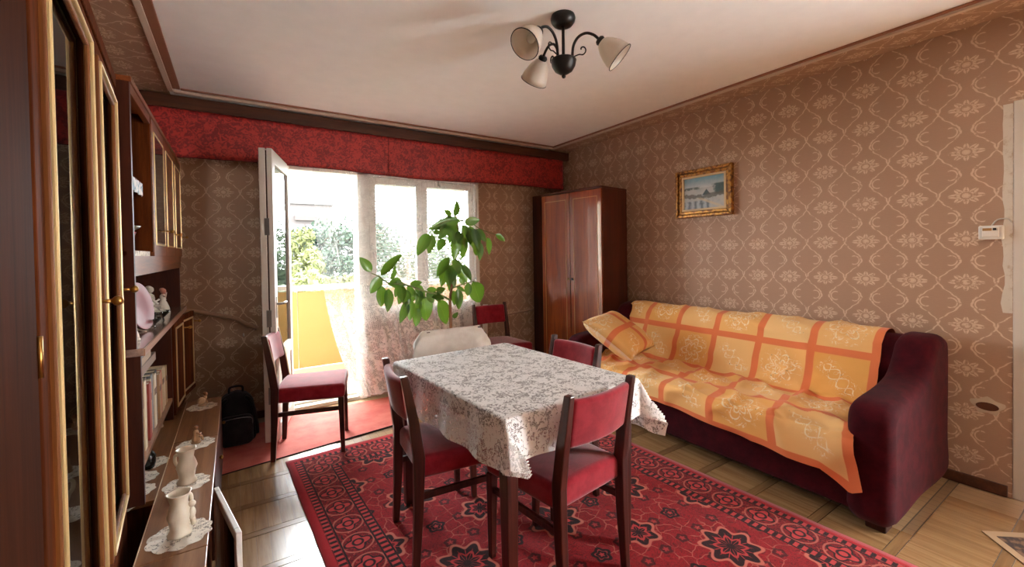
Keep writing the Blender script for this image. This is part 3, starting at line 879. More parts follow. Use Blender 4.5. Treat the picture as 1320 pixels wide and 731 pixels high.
for x in (2.56, 3.28):
    for y in (SY0+.08, SY1-.08):
        obj('foot', MB().box(x-.045, x+.045, y-.04, y+.04, 0, .075), W_DARK, so, bevel=.006)
# throw over the sofa
path = [(2.433, .265), (2.432, .33), (2.434, .39), (2.45, .418), (2.49, .425), (2.65, .425), (2.85, .422), (2.965, .424), (3.015, .47), (3.055, .565), (3.125, .752), (3.165, .815), (3.23, .846), (3.315, .838), (3.375, .775), (3.392, .66)]
ps = smooth_path([(a, 0, b) for a, b in path], 5)
cum = [0]
for a, b in zip(ps, ps[1:]): cum.append(cum[-1]+(b-a).length)
crease = cum[7*5]
th_ = MB(); NS = len(ps)-1
TY0, TY1 = .90, 2.80
def thr(u, v):
    i = min(NS, int(round(v*NS))); p = ps[i]; s = cum[i]
    y = TY0 + (TY1-TY0)*u
    if v < .5:   # seat part spreads over towards the right arm tip
        t = max(0, 1-s/.5); y = y - .13*max(0, 1-u*1.6)*t
    x, z = p.x, p.z
    nrm = (ps[min(i+1, NS)]-ps[max(i-1, 0)]); nrm = Vector((-nrm.z, 0, nrm.x)).normalized()
    w1 = abs(mnoise.noise((y*3.2+s*2, s*5-y*1.5, 1.0)))
    w2 = mnoise.noise((y*9+s*4, s*11, 4.0))
    seat = 1 if cum[15] < s < cum[37] else .45
    w3 = abs(mnoise.noise((y*2.1-s*3.5+5, s*2.4+y*.8, 7.0)))
    d = .004 + .05*seat*max(0, .42-w1*1.5)**1.2*1.7 + .05*seat*max(0, .35-w3*1.6)**1.2 + .009*(w2+.6)*seat
    d = max(.003, d)
    if s < cum[12]:
        k = 1-s/cum[12]; z -= k*(.03*math.sin(y*2.2)-.01 + (.075*max(0, 1-abs(y-.82)/.12)))
        x -= .012*k*(1+math.sin(y*13))
    if i > NS-10: d = .004
    return (x + nrm.x*d, y, z + nrm.z*d)
th_.grid(150, NS, thr, lambda u, v: (TY0+(TY1-TY0)*u, cum[min(NS, int(round(v*NS)))]-crease))
tho = obj('plaid_throw', th_, PLAID, None, weld=False)
tag(tho, 'orange and yellow plaid throw spread over the burgundy sofa', 'throw')
# pillow
pw = MB()
def pil(sign):
    def f(u, v):
        a, b = u*2-1, v*2-1
        e = max(0, (1-a**4)*(1-b**4))**.5
        pinch = 1-.10*(1-a*a)*(abs(b)**3) ; pinch2 = 1-.10*(1-b*b)*(abs(a)**3)
        return (a*.25*pinch2, b*.245*pinch, sign*(.095*e + .004*mnoise.noise((a*4, b*4, sign*3))*e))
    return f
pw.grid(30, 30, pil(1), lambda u, v: (u*.45+.33, v*.45+.1)); pw.grid(30, 30, pil(-1), lambda u, v: (u*.45+.33, v*.45+.1))
po = obj('pillow', pw, PLAID, None, weld=True)
xax = Vector((.45, .15, .02)).normalized(); yax = Vector((-.05, .38, .24)); yax = (yax-xax*yax.dot(xax)).normalized(); zax = xax.cross(yax)
po.location = (2.655, 2.47, .655)
po.rotation_euler = Matrix((xax, yax, zax)).transposed().to_euler()
tag(po, 'square plaid cushion leaning at the far end of the sofa', 'cushion')

# ================================================================= PICTURE, DOORBELL, SOCKET HOLE
pic = thing('framed_painting', 'small winter landscape painting in a gold frame on the right wall', 'painting', (XR, 2.19, 1.84))
PY0, PY1, PZ0, PZ1 = 1.93, 2.455, 1.625, 2.045
def pfr(m, y0, y1, z0, z1, w, x0, x1):
    m.prism([(y0, z0), (y1, z0), (y1-w, z0+w), (y0+w, z0+w)], x0, x1, lambda a, b, h: (h, a, b))
    m.prism([(y1, z0), (y1, z1), (y1-w, z1-w), (y1-w, z0+w)], x0, x1, lambda a, b, h: (h, a, b))
    m.prism([(y1, z1), (y0, z1), (y0+w, z1-w), (y1-w, z1-w)], x0, x1, lambda a, b, h: (h, a, b))
    m.prism([(y0, z1), (y0, z0), (y0+w, z0+w), (y0+w, z1-w)], x0, x1, lambda a, b, h: (h, a, b))
    return m
def giltm():
    g = G('old_gilt'); n = g.noise(scale=40, detail=4)
    return g.out(g.mix(n.step(.4, .65), lin((176,124,56)), lin((92,52,24))), .35, metal=.6)
GILT = giltm()
f = MB(); pfr(f, PY0, PY1, PZ0, PZ1, .028, XR-.045, XR-.002); pfr(f, PY0+.028, PY1-.028, PZ0+.028, PZ1-.028, .03, XR-.03, XR-.002)
obj('frame', f, GILT, pic, bevel=.006)
obj('liner', pfr(MB(), PY0+.056, PY1-.056, PZ0+.056, PZ1-.056, .018, XR-.026, XR-.002), plain('linen_liner', lin((222,196,150)), .7), pic)
def paintm():
    g = G('oil_painting'); x, y, z = g.xyz()
    # local: y along the wall (photo left is +y), z up, centre 0
    u = (y*-1 + .185+.0)/.37; v = (z+.135)/.27     # u 0..1 left to right
    n = g.noise(scale=26, detail=4); n2 = g.noise(scale=60, detail=3)
    sky = g.mix(v.step(.6, 1.0)+(n-.5)*.6, lin((196,200,196)), lin((112,150,166)))
    snow = g.mix(n, lin((204,198,184)), lin((150,164,172)))
    c = g.mix((v-.66-(n-.5)*.03).step(-.01, .01), snow, sky)
    hills = (v-.66).band(.0, .05, .6)*(u.step(.5, .3))
    c = g.mix(hills*n.step(.35, .55), c, lin((84,98,92)))
    tr = (u-.83+(n-.5)*.25).step(-.12, -.02)*(v-.58).abs().step(.2, .14)
    c = g.mix(tr, c, g.mix(n2, lin((36,60,58)), lin((70,92,84))))
    fir = ((u-.57).abs()*1.6 + (v-.45)*.9).step(.16, .12)*v.step(.4, .43)
    c = g.mix(fir, c, lin((44,62,60)))
    bank = (v-.36-(u-.5).abs()*.15 + (n-.5)*.2).band(0, .08, .5)
    c = g.mix(bank*.85, c, lin((78,74,62)))
    water = v.step(.28, .22)*u.step(.72, .6)
    c = g.mix(water, c, g.mix((u*40+n*5).sin()*.5+.5, lin((176,186,190)), lin((84,96,104))))
    path_ = ((u-.62)*.6+(v-.2)).band(0, .05, .5)*v.step(.38, .3)
    c = g.mix(path_*.7, c, lin((206,190,156)))
    g.bump(n2, .4, .002)
    return g.out(c, .45)
cv = obj('canvas', MB().box(-.004, .0, -.187, .187, -.137, .137), paintm(), pic, world=False)
cv.location = Vector((XR-.012, 2.1925, 1.835)) - WL[pic.name]
bell = thing('door_chime', 'small white electric chime box on the wall beside the door casing', 'chime', (XR, .52, 1.41))
obj('case', bx(XR-.035, XR-.001, .475, .565, 1.372, 1.445), WHITEPAINT, bell, bevel=.005)
obj('cover', bx(XR-.042, XR-.034, .49, .55, 1.383, 1.435), plain('chime_cover', lin((232,226,214)), .35), bell, bevel=.003)
obj('nameplate', bx(XR-.044, XR-.041, .515, .548, 1.418, 1.432), plain('amber_plate', lin((176,130,74)), .4), bell)
obj('button', bx(XR-.046, XR-.041, .498, .510, 1.42, 1.432), BLACKIRON, bell)
obj('wire', MB().tube(smooth_path([(XR-.006, .52, 1.445), (XR-.008, .50, 1.475), (XR-.008, .465, 1.48), (XR-.006, .45, 1.46)]), .0035, 6), OLDWHITE, bell)
sk = thing('wall_socket_hole', 'broken open socket hole in the wallpaper low beside the door casing', 'socket', (XR, .538, .46))
ring = MB(); nn = 24; vs = []
for k in range(nn):
    q = 2*PI*k/nn; vs.append((XR-.003, .535+math.cos(q)*(.062+.012*math.sin(q*3)), .465+math.sin(q)*(.045+.008*math.sin(q*5))))
for k in range(nn):
    q = 2*PI*k/nn; vs.append((XR-.005, .535+math.cos(q)*.043, .462+math.sin(q)*.022))
ring.add(vs, [(k, (k+1) % nn, nn+(k+1) % nn, nn+k) for k in range(nn)])
obj('plaster_patch', ring, plain('plaster', lin((196,176,152)), .9), sk)
obj('cavity', MB().add([(XR-.0045, .535+math.cos(2*PI*k/nn)*.045, .462+math.sin(2*PI*k/nn)*.024) for k in range(nn)], [tuple(range(nn))]), plain('raw_brick', lin((92,48,26)), .95), sk)

# ================================================================= CHANDELIER
CHX, CHY = 1.44, 1.70
ch = thing('chandelier', 'black iron ceiling lamp with three white glass shades', 'chandelier', (CHX, CHY, 2.2))
T = Matrix.Translation
obj('canopy', MB().lathe([(0, 2.495), (.03, 2.496), (.048, 2.503), (.061, 2.52), (.064, 2.535), (.06, H)], 28, T((CHX, CHY, 0))), BLACKIRON, ch)
obj('stem', MB().tube([(CHX, CHY, 2.32), (CHX, CHY, 2.50)], .008, 12), BLACKIRON, ch)
hub = obj('hub', MB().lathe([(0, 2.252), (.02, 2.254), (.045, 2.27), (.06, 2.295), (.064, 2.315), (.066, 2.322), (.062, 2.328), (.03, 2.332), (.008, 2.335), (0, 2.335)], 26, T((CHX, CHY, 0))), BLACKIRON, ch)
obj('finial', MB().ball((CHX, CHY, 2.243), .011), BLACKIRON, hub)
for ang in (math.radians(-33-8), math.radians(-33+120), math.radians(-33-137)):
    dx, dy = math.cos(ang), math.sin(ang)
    P = lambda r, z: (CHX+dx*r, CHY+dy*r, z)
    arm = obj('arm', MB().tube(smooth_path([P(.045, 2.32), P(.05, 2.39), P(.075, 2.435), P(.115, 2.453), P(.155, 2.44), P(.185, 2.41)]), .007, 10), BLACKIRON, ch)
    sc = [P(.055, 2.34)] + [P(.095+(.03-.0035*k)*math.cos(-2.2+k*.75)*(.9), 2.372+(.03-.0035*k)*math.sin(-2.2+k*.75)) for k in range(8)]
    obj('scroll', MB().tube(smooth_path(sc, 4), .0035, 8), BLACKIRON, arm)
    tilt = .8
    M = T(P(.185, 2.41)) @ Matrix.Rotation(ang, 4, 'Z') @ Matrix.Rotation(-tilt, 4, 'Y')
    # local -z is the way the shade opens
    obj('socket', MB().lathe([(0, .012), (.02, .01), (.026, 0), (.022, -.012), (.024, -.02), (.0, -.022)], 16, M), BLACKIRON, arm)
    sh = obj('shade', MB().lathe([(.02, -.01), (.032, -.018), (.05, -.045), (.062, -.075), (.07, -.105), (.075, -.135), (.073, -.135), (.067, -.1), (.058, -.072), (.046, -.044), (.028, -.02)], 32, M), OPAL, ch)
    obj('rim', MB().lathe([(.0725, -.136), (.076, -.137), (.0768, -.134), (.0735, -.133), (.0725, -.136)], 32, M), BLACKIRON, sh)
    obj('bulb', MB().lathe([(0, -.02), (.012, -.022), (.014, -.045), (.02, -.062), (.022, -.078), (.015, -.094), (0, -.1)], 16, M), plain('bulb_glass', lin((226,220,208)), .25), ch)

# ================================================================= RUBBER PLANT
PX, PYY = 1.335, 2.9
def at(px, py, Y):          # pixel direction met at depth Y, used once to read the branch layout
    X = px-660; Yp = py-CY; c, s = math.cos(ROLL), math.sin(ROLL); X, Yp = X*c-Yp*s, X*s+Yp*c
    r, d2, u2 = X/F_PX, 1, -Yp/F_PX
    c, s = math.cos(PITCH), math.sin(PITCH); d, u = d2*c+u2*s, -d2*s+u2*c
    c, s = math.cos(YAW), math.sin(YAW)
    v = Vector((r*c+d*s, -r*s+d*c, u)); return Vector((0, 0, CAM_H)) + v*(Y/v.y)
pl = thing('rubber_plant', 'tall green rubber plant by the window behind the table', 'plant', (PX, PYY, 0))
BARKP = plain('plant_stem', lin((128,84,50)), .7); TWIG = plain('green_stem', lin((96,110,54)), .6)
pot = obj('pot', MB().lathe([(0, 0), (.11, 0), (.13, .02), (.165, .30), (.175, .31), (.175, .34), (.16, .34), (.155, .31), (0, .30)], 28, T((PX, PYY, .0095))), plain('terracotta', lin((150,84,56)), .8), pl)
def Cp(x, y, dy=0): return at(450+x*.2734, 260+y*.2734, PYY+dy)
def stem(pts, r, m=TWIG): obj('stem', MB().tube(smooth_path(pts), r if not isinstance(r, tuple) else [r[0]+(r[1]-r[0])*i/(6*(len(pts)-1)) for i in range(6*(len(pts)-1)+1)], 8), m, pl)
trunk = [Vector((PX, PYY, .28)), Vector((PX-.005, PYY, .55)), Cp(480, 600), Cp(476, 470), Cp(482, 410), Cp(490, 330, .03), Cp(505, 250, .02), Cp(516, 150), Cp(506, 85), Cp(502, 68)]
stem(trunk, (.014, .005), BARKP)
stem([Cp(478, 465), Cp(430, 440, -.05), Cp(365, 425, -.1), Cp(270, 393, -.12), Cp(190, 385, -.15), Cp(140, 352, -.15), Cp(105, 338, -.15)], (.008, .003))
stem([Cp(482, 410), Cp(540, 388, -.04), Cp(590, 375, -.05)], (.006, .003))
stem([Cp(510, 95), Cp(560, 92, .03), Cp(620, 130, .05), Cp(690, 155, .06)], (.006, .002))
stem([Cp(510, 90), Cp(450, 95, -.04), Cp(390, 135, -.06)], (.005, .002))
def leafm(name, a, b):
    g = G(name); x, y, z = g.xyz(); n = g.noise(scale=8, detail=2)
    mid = y.abs().step(.004, .0015)
    vein = ((x*260 - y.abs()*120).sin()*.5+.5)
    c = g.mix(g.rand()*.6+n*.3, a, b); c = g.mix(mid*.7, c, lin((150,176,90)))
    g.out(c, .28, coat=.3, coat_rough=.15); g.bump(vein, .06, .001)
    nt = g.nt; tl = nt.nodes.new('ShaderNodeBsdfTranslucent'); tl.inputs[0].default_value = (*lin((140,182,50)), 1)
    m = nt.nodes.new('ShaderNodeMixShader'); m.inputs[0].default_value = .1
    nt.links.new(g.b.outputs[0], m.inputs[1]); nt.links.new(tl.outputs[0], m.inputs[2]); nt.links.new(m.outputs[0], g.o.inputs[0])
    return g.m
LEAF = leafm('rubber_leaf', lin((36,74,24)), lin((66,108,36)))
lm = MB()
def lfn(u, v):
    x = u; w = .5*(math.sin(PI*min(1, u**.85)))**.75*(1-.12*u); a = v*2-1
    return (x, a*w, .10*a*a*w*1.2 - .14*u*u)
lm.grid(10, 6, lfn)
leaf_me = lm.mesh('leaf'); leaf_me.materials.append(LEAF)
LV = [(105,330,58,268,.5),(150,348,235,252,.3),(200,368,220,308,.35),(148,352,108,425,.55),(150,395,155,492,.42),(186,410,187,505,.38),(252,385,200,385,.5),(232,388,222,450,.4),(262,402,235,480,.4),(268,415,270,490,.45),(275,398,308,445,.5),(288,392,338,380,.55),(305,400,366,446,.55),(350,445,372,558,.5),(330,455,312,532,.5),(318,500,320,578,.5),(275,470,248,558,.35),(366,428,400,476,.45),(365,414,415,416,.4),(412,424,445,412,.5),(420,465,470,570,.5),(385,435,440,455,.45),(285,455,290,552,.4),
 (472,263,416,345,.4),(455,290,440,390,.4),(482,318,482,420,.42),(500,288,558,372,.5),(530,298,578,362,.5),(490,298,470,382,.45),(512,408,522,502,.42),(492,418,500,482,.5),(562,382,560,442,.5),(582,378,622,472,.58),(490,548,510,526,.5),(520,358,545,392,.5),
 (500,70,512,8,.45),(482,72,458,44,.5),(543,100,612,85,.5),(522,84,396,120,.3),(376,150,328,238,.4),(392,154,378,236,.45),(432,150,405,142,.5),(470,110,430,166,.45),(446,174,424,222,.5),(502,104,478,182,.45),(500,165,502,266,.52),(532,108,560,214,.5),(540,168,540,268,.4),(568,114,592,212,.42),(600,128,642,182,.45),(608,184,622,266,.45),(650,168,668,244,.5),(690,154,736,182,.45),(520,140,515,186,.55),(590,188,606,252,.45),(545,114,562,152,.5),(470,120,500,190,.45),(515,150,535,205,.5),(560,120,575,190,.45),(585,125,612,215,.4),(448,100,412,128,.35),(245,395,250,462,.45),(300,410,300,470,.5),(395,425,430,470,.45),(340,420,322,478,.5),(210,380,262,392,.5),(495,270,520,330,.5),(505,400,545,420,.45),(478,330,500,395,.45)]
rl = random.Random(3)
for x0, y0, x1, y1, wr in LV:
    dy0 = -.12*max(0, min(1, (430-x0)/300)) if y0 > 230 else .0
    if y0 > 230 and x0 > 560: dy0 = -.05
    dy0 += rl.uniform(-.05, .05)
    tipd = rl.uniform(-.09, .05)
    a = Cp(x0, y0, dy0); b = Cp(x1, y1, dy0+tipd)
    ax = b-a; L = ax.length*1.1; ax.normalize()
    nrm = Vector((rl.uniform(-.5, .3), -1, rl.uniform(.0, .7))); nrm = (nrm-ax*nrm.dot(ax)).normalized(); sd = nrm.cross(ax)
    M = Matrix((ax*L, sd*L*wr*1.12, nrm*L)).transposed().to_4x4(); M.translation = a - WL[pl.name]
    o = bpy.data.objects.new('leaf', leaf_me); COL.objects.link(o); o.parent = pl; o.matrix_local = M

# ================================================================= WALL UNIT
# base cabinet along the left wall
BZ, BF = .45, -.088
bc = thing('base_cabinet', 'low long walnut base cabinet along the left wall', 'cabinet', (-.35, 2.2, 0))
obj('body', MB().box(-.262, BF-.018, 1.22, 3.30, .05, BZ-.02).box(XL+.005, -.262, 2.04, 3.30, .05, BZ-.02), W_CAB, bc)
for y0, y1 in ((1.22, 1.618), (1.621, 2.60), (2.603, 3.305)):
    obj('top_board', MB().box(-.262, BF, y0, y1, BZ-.02, BZ), W_BASE, bc, bevel=.002)
obj('inner_top', MB().box(XL+.005, -.265, 2.04, 3.305, BZ-.02, BZ-.002), W_BASE, bc)
obj('edge_strip', MB().box(-.2645, -.262, 1.3, 3.305, BZ-.001, BZ+.002), plain('pale_edge', lin((206,176,140)), .4), bc)
obj('plinth', bx(-.24, BF-.05, 1.24, 3.29, 0, .05), W_DARK, bc)
for y0, y1 in ((2.20, 2.745), (2.75, 3.30)):
    d = obj('door', bx(BF-.017, BF, y0, y1, .055, BZ-.023), W_DARK, bc, bevel=.002)
    obj('knob', MB().ball((BF+.010, y1-.06, .30), .010), BRASS, d)
# open glazed door of the base, white edged
gd = obj('door', frame_rect(MB(), 0, .40, 0, .355, -.009, .009, .035), WHITEPAINT, bc, world=False, bevel=.003)
gd.location = Vector((BF+.006, 2.10, .055)) - WL[bc.name]; gd.rotation_euler = (0, 0, math.atan2(-.39, .075))
obj('pane', bx(.035, .365, -.002, .002, .035, .32), GLASS, gd, world=False)
obj('knob', MB().ball((.38, .02, .2), .009), BLACKIRON, gd, world=False)

# tall glazed display cabinet, standing on the base, slightly turned
TLR = math.atan(.0843)
tl = thing('display_cabinet', 'tall walnut display cabinet with two glazed doors and gilt mouldings', 'cabinet', (-.165-.0843*.90, .90, 0), TLR)
# local: front plane x=0, depth towards -x, y along the front
TL, TH, TD = 1.075, 1.97, .27
body = MB()
body.box(-TD, -.022, 0, .02, 0, TH).box(-TD, -.022, TL-.02, TL, 0, TH).box(-TD, -TD+.012, .02, TL-.02, 0, TH).box(-TD, -.022, .02, TL-.02, 0, .02).box(-TD, -.022, .02, TL-.02, TH-.02, TH)
body.box(-TD+.012, -.022, .02, TL-.02, .46, .48)
obj('body', body, W_INNER, tl, world=False)
obj('cornice', bx(-TD, .004, -.003, TL+.003, TH-.042, TH), W_CAB, tl, world=False, bevel=.003)
for z in (.67, .97, 1.29, 1.58):
    for y0, y1 in ((.021, TL-.021),):
        obj('shelf', bx(-TD+.012, -.03, y0, y1, z-.009, z+.009), W_SHELF, tl, world=False)
for k, (y0, y1) in enumerate(((.003, .572), (.576, TL-.003))):
    z0, z1 = .48, TH-.045; w = .062
    obj('lower_door', bx(-.02, 0, y0, y1, .06, .474), W_CAB, tl, world=False, bevel=.003)
    d = MB(); d.box(-.02, 0, y0, y0+w, z0, z1).box(-.02, 0, y1-w, y1, z0, z1).box(-.02, 0, y0+w, y1-w, z0, z0+w).box(-.02, 0, y0+w, y1-w, z1-w, z1)
    dr = obj('door', d, W_CAB, tl, world=False, bevel=.003)
    for i, (o_, h_, ww) in enumerate(((w-.012, .008, .010), (w, .013, .007), (w+.009, .006, .012))):
        g = MB()
        a0, a1, b0, b1 = y0+o_, y1-o_, z0+o_, z1-o_
        g.box(-.004, h_, a0, a0+ww, b0, b1).box(-.004, h_, a1-ww, a1, b0, b1).box(-.004, h_, a0+ww, a1-ww, b0, b0+ww).box(-.004, h_, a0+ww, a1-ww, b1-ww, b1)
        obj('moulding', g, GOLD if i == 1 else HONEY, dr, world=False, bevel=.003)
    obj('pane', bx(-.014, -.011, y0+w, y1-w, z0+w, z1-w), CABGLASS, dr, world=False)
    hy = y1-.03 if k == 0 else y0+.03
    hy = y1-.025
    obj('handle', MB().tube([(0, hy, 1.235), (.028, hy, 1.235)], .005, 8).lathe([(.004, 0), (.011, .006), (.013, .014), (.008, .022), (0, .024)], 14, Matrix.Translation((.026, hy, 1.235)) @ Matrix.Rotation(PI/2, 4, 'Y')).lathe([(.014, 0), (.012, .004), (.006, .005)], 14, Matrix.Translation((0, hy, 1.235)) @ Matrix.Rotation(PI/2, 4, 'Y')), BRASS, dr, world=False)
# solid tall cupboard nearest the camera
tw = thing('tall_cupboard', 'plain dark walnut cupboard filling the left edge of the photograph', 'cupboard', (-.165-.0843*.28, .28, 0), TLR)
obj('body', MB().box(-TD, -.022, 0, .615, 0, TH), W_INNER, tw, world=False)
dd = obj('door', bx(-.02, 0, .002, .609, .06, TH-.045), W_CUP, tw, world=False, bevel=.003)
obj('cornice', bx(-TD, .004, 0, .615, TH-.042, TH), W_CAB, tw, world=False, bevel=.003)
for z in (.70, 1.2, 1.75): obj('hinge', MB().tube([(.001, .612, z-.03), (.001, .612, z+.03)], .004, 8), BRASS, tw, world=False)

# middle unit: counter, book shelf and two small doors below
mu = thing('bookshelf_unit', 'middle walnut unit with counter top and open bookshelf', 'shelf unit', (-.47, 2.6, BZ))
UY0, UY1, CZ = 2.015, 3.63, 1.016
obj('counter', bx(XL+.005, -.28, UY0, UY1, CZ-.028, CZ), W_COUNTER, mu, bevel=.003)
obj('counter_edge', bx(-.281, -.277, UY0, UY1, CZ-.027, CZ-.002), plain('counter_edging', lin((150,104,78)), .35), mu)
obj('end_panel', bx(XL+.005, -.31, UY1-.02, UY1, BZ, CZ-.028), W_CAB, mu)
obj('side_panel', bx(XL+.005, -.29, UY0-.0, UY0+.02, BZ, CZ-.028), W_DARK, mu)
obj('divider', bx(XL+.005, -.30, 2.99, 3.01, BZ, CZ-.028), W_DARK, mu)
obj('back_panel', bx(XL+.005, XL+.015, UY0+.02, UY1-.02, BZ, CZ-.028), W_INNER, mu)
obj('shelf', bx(XL+.015, -.302, UY0+.02, 2.99, .552, .57), W_SHELF, mu)
for k, (y0, y1) in enumerate(((3.015, 3.315), (3.32, 3.62))):
    ang = (-.06, -.17)[k]
    dr = obj('door', bx(-.018, 0, 0, y1-y0, 0, .52), W_CAB, mu, world=False, bevel=.002)
    dr.location = Vector((-.288, y0, BZ+.012)) - WL[mu.name]; dr.rotation_euler = (0, 0, ang)
    g = MB(); W_ = y1-y0
    for o_ in (.035,): g.box(-.001, .005, o_, o_+.010, o_, .52-o_).box(-.001, .005, W_-o_-.010, W_-o_, o_, .52-o_).box(-.001, .005, o_, W_-o_, o_, o_+.010).box(-.001, .005, o_, W_-o_, .51-o_, .52-o_)
    obj('moulding', g, GOLD, dr, world=False)
    obj('knob', MB().tube([(0, W_-.02, .45), (.03, W_-.02, .45)], .004, 8).ball((.035, W_-.02, .45), .010), BRASS, dr, world=False)
# upper hanging cabinet
ux = -.30
uc = thing('upper_cabinet', 'walnut wall cabinet with open compartment and gilt edged doors', 'cabinet', (-.46, 2.8, 1.275))
UZ0, UZ1, UA, UB = 1.35, 1.99, 2.015, 3.70
obj('top_panel', bx(XL+.005, ux+.006, UA, UB, UZ1-.02, UZ1), W_CABH, uc, bevel=.002)
obj('bottom_panel', bx(XL+.005, ux-.02, UA, UB, UZ0, UZ0+.018), W_CABH, uc)
obj('side_panel', bx(XL+.005, ux, UA, UA+.022, CZ, UZ1-.02), W_DARK, uc)
obj('side_panel', bx(XL+.005, ux-.01, UB-.02, UB, UZ0+.018, UZ1-.02), W_CAB, uc)
obj('divider', bx(XL+.005, ux, 2.455, 2.475, UZ0+.018, UZ1-.02), W_CAB, uc)
obj('back_panel', bx(XL+.005, XL+.012, UA+.022, UB-.02, UZ0, UZ1-.02), W_INNER, uc)
obj('fascia', bx(ux-.022, ux-.002, UA+.022, UB-.08, 1.276, UZ0), W_CABH, uc)
obj('top_rail', bx(ux-.02, ux, UA+.022, 2.455, UZ1-.055, UZ1-.02), W_CABH, uc)
obj('shelf', bx(XL+.012, ux-.03, UA+.022, 2.455, 1.652, 1.668), W_CABH, uc)
obj('end_panel', bx(XL+.005, ux-.01, 3.62, 3.64, CZ, 1.276), W_DARK, uc)
ds = [(2.478, 2.88), (2.885, 3.285), (3.29, 3.695)]
for k, (y0, y1) in enumerate(ds):
    W_ = y1-y0
    dr = obj('door', bx(-.018, .002, 0, W_, 0, UZ1-.022-UZ0), W_CABH, uc, world=False, bevel=.002)
    dr.location = Vector((ux, y0, UZ0)) - WL[uc.name]
    g = MB(); hh = UZ1-.022-UZ0; o_ = .05
    g.box(.0, .006, o_, o_+.008, o_, hh-o_).box(.0, .006, W_-o_-.008, W_-o_, o_, hh-o_).box(.0, .006, o_, W_-o_, o_, o_+.008).box(.0, .006, o_, W_-o_, hh-o_-.008, hh-o_)
    obj('moulding', g, GOLD, dr, world=False, bevel=.003)
    if k == 0:
        obj('pane', bx(.002, .005, o_+.014, W_-o_-.014, o_+.014, hh-o_-.014), plain('dark_glass', lin((70,60,54)), .08), dr, world=False)
    obj('knob', MB().tube([(0, W_-.025, .13), (.026, W_-.025, .13)], .004, 8).ball((.031, W_-.025, .13), .010), BRASS, dr, world=False)

# ================================================================= THINGS ON THE WALL UNIT
BCOL = [((206,186,150), 'tan'), ((222,208,178), 'cream'), ((188,160,120), 'brown paper'), ((214,200,170), 'ivory'), ((84,62,50), 'dark brown'), ((150,60,48), 'red'), ((198,178,146), 'beige'), ((110,116,122), 'grey blue'), ((226,214,190), 'pale'), ((60,50,48), 'black brown'), ((176,140,104), 'ochre'), ((200,120,100), 'pinkish')]
PAGES = plain('pages', lin((214,200,172)), .9)
ORD = ['nearest', 'second', 'third', 'fourth', 'fifth', 'sixth', 'seventh', 'eighth', 'ninth', 'tenth', 'eleventh', 'twelfth', 'thirteenth', 'fourteenth', 'fifteenth', 'sixteenth', 'seventeenth']
y = 2.05; k = 0
rb = random.Random(11)
while y < 2.93 and k < 17:
    w = rb.uniform(.05, .066); w = min(w, 2.985-y)
    hgt = .292 - .0065*k + rb.uniform(-.02, .008); d = rb.uniform(.13, .16)
    col, cn = BCOL[k % len(BCOL)]
    b = thing('book', '%s book standing upright on the shelf, %s from the display cabinet' % (cn, ORD[k]), 'book', (-.32, y+w/2, .570), 0, 'books on the open shelf')
    fx = -.312-rb.uniform(0, .014)
    cm = plain('book_cover_%d' % k, lin(col), .6)
    obj('cover', MB().box(fx-d, fx, y+.001, y+.004, .570, .570+hgt).box(fx-d, fx, y+w-.004, y+w-.001, .570, .570+hgt).box(fx-.004, fx, y+.004, y+w-.004, .570, .570+hgt), cm, b, bevel=.0012)
    obj('pages', bx(fx-d+.004, fx-.004, y+.004, y+w-.004, .573, .567+hgt), PAGES, b)
    if k % 2 == 0:
        obj('spine_band', MB().box(fx, fx+.0012, y+.004, y+w-.004, .57+hgt*.62, .57+hgt*.74), plain('spine_band', lin((110,70,44)), .5), b)
    y += w; k += 1
z = .872
for i, (y0, y1, h_, c, cn) in enumerate(((2.06, 2.56, .036, (120,92,70), 'brown'), (2.10, 2.46, .030, (150,120,92), 'tan'), (2.20, 2.62, .030, (120,130,140), 'blue grey'))):
    lab = ('thick brown album lying flat on top of the upright books', 'tan album lying on the thick brown album', 'blue grey book lying topmost on the flat pile above the books')[i]
    b = thing('book', lab, 'book', (-.39, (y0+y1)/2, z), 0, 'books lying flat')
    fx = -.315-.004*i
    obj('cover', MB().box(fx-.15, fx, y0, y1, z, z+.004).box(fx-.15, fx, y0, y1, z+h_-.004, z+h_).box(fx-.004, fx, y0, y1, z+.004, z+h_-.004), plain('album_%d' % i, lin(c), .6), b, bevel=.001)
    obj('pages', bx(fx-.146, fx-.004, y0+.004, y1-.004, z+.004, z+h_-.004), PAGES, b)
    z += h_
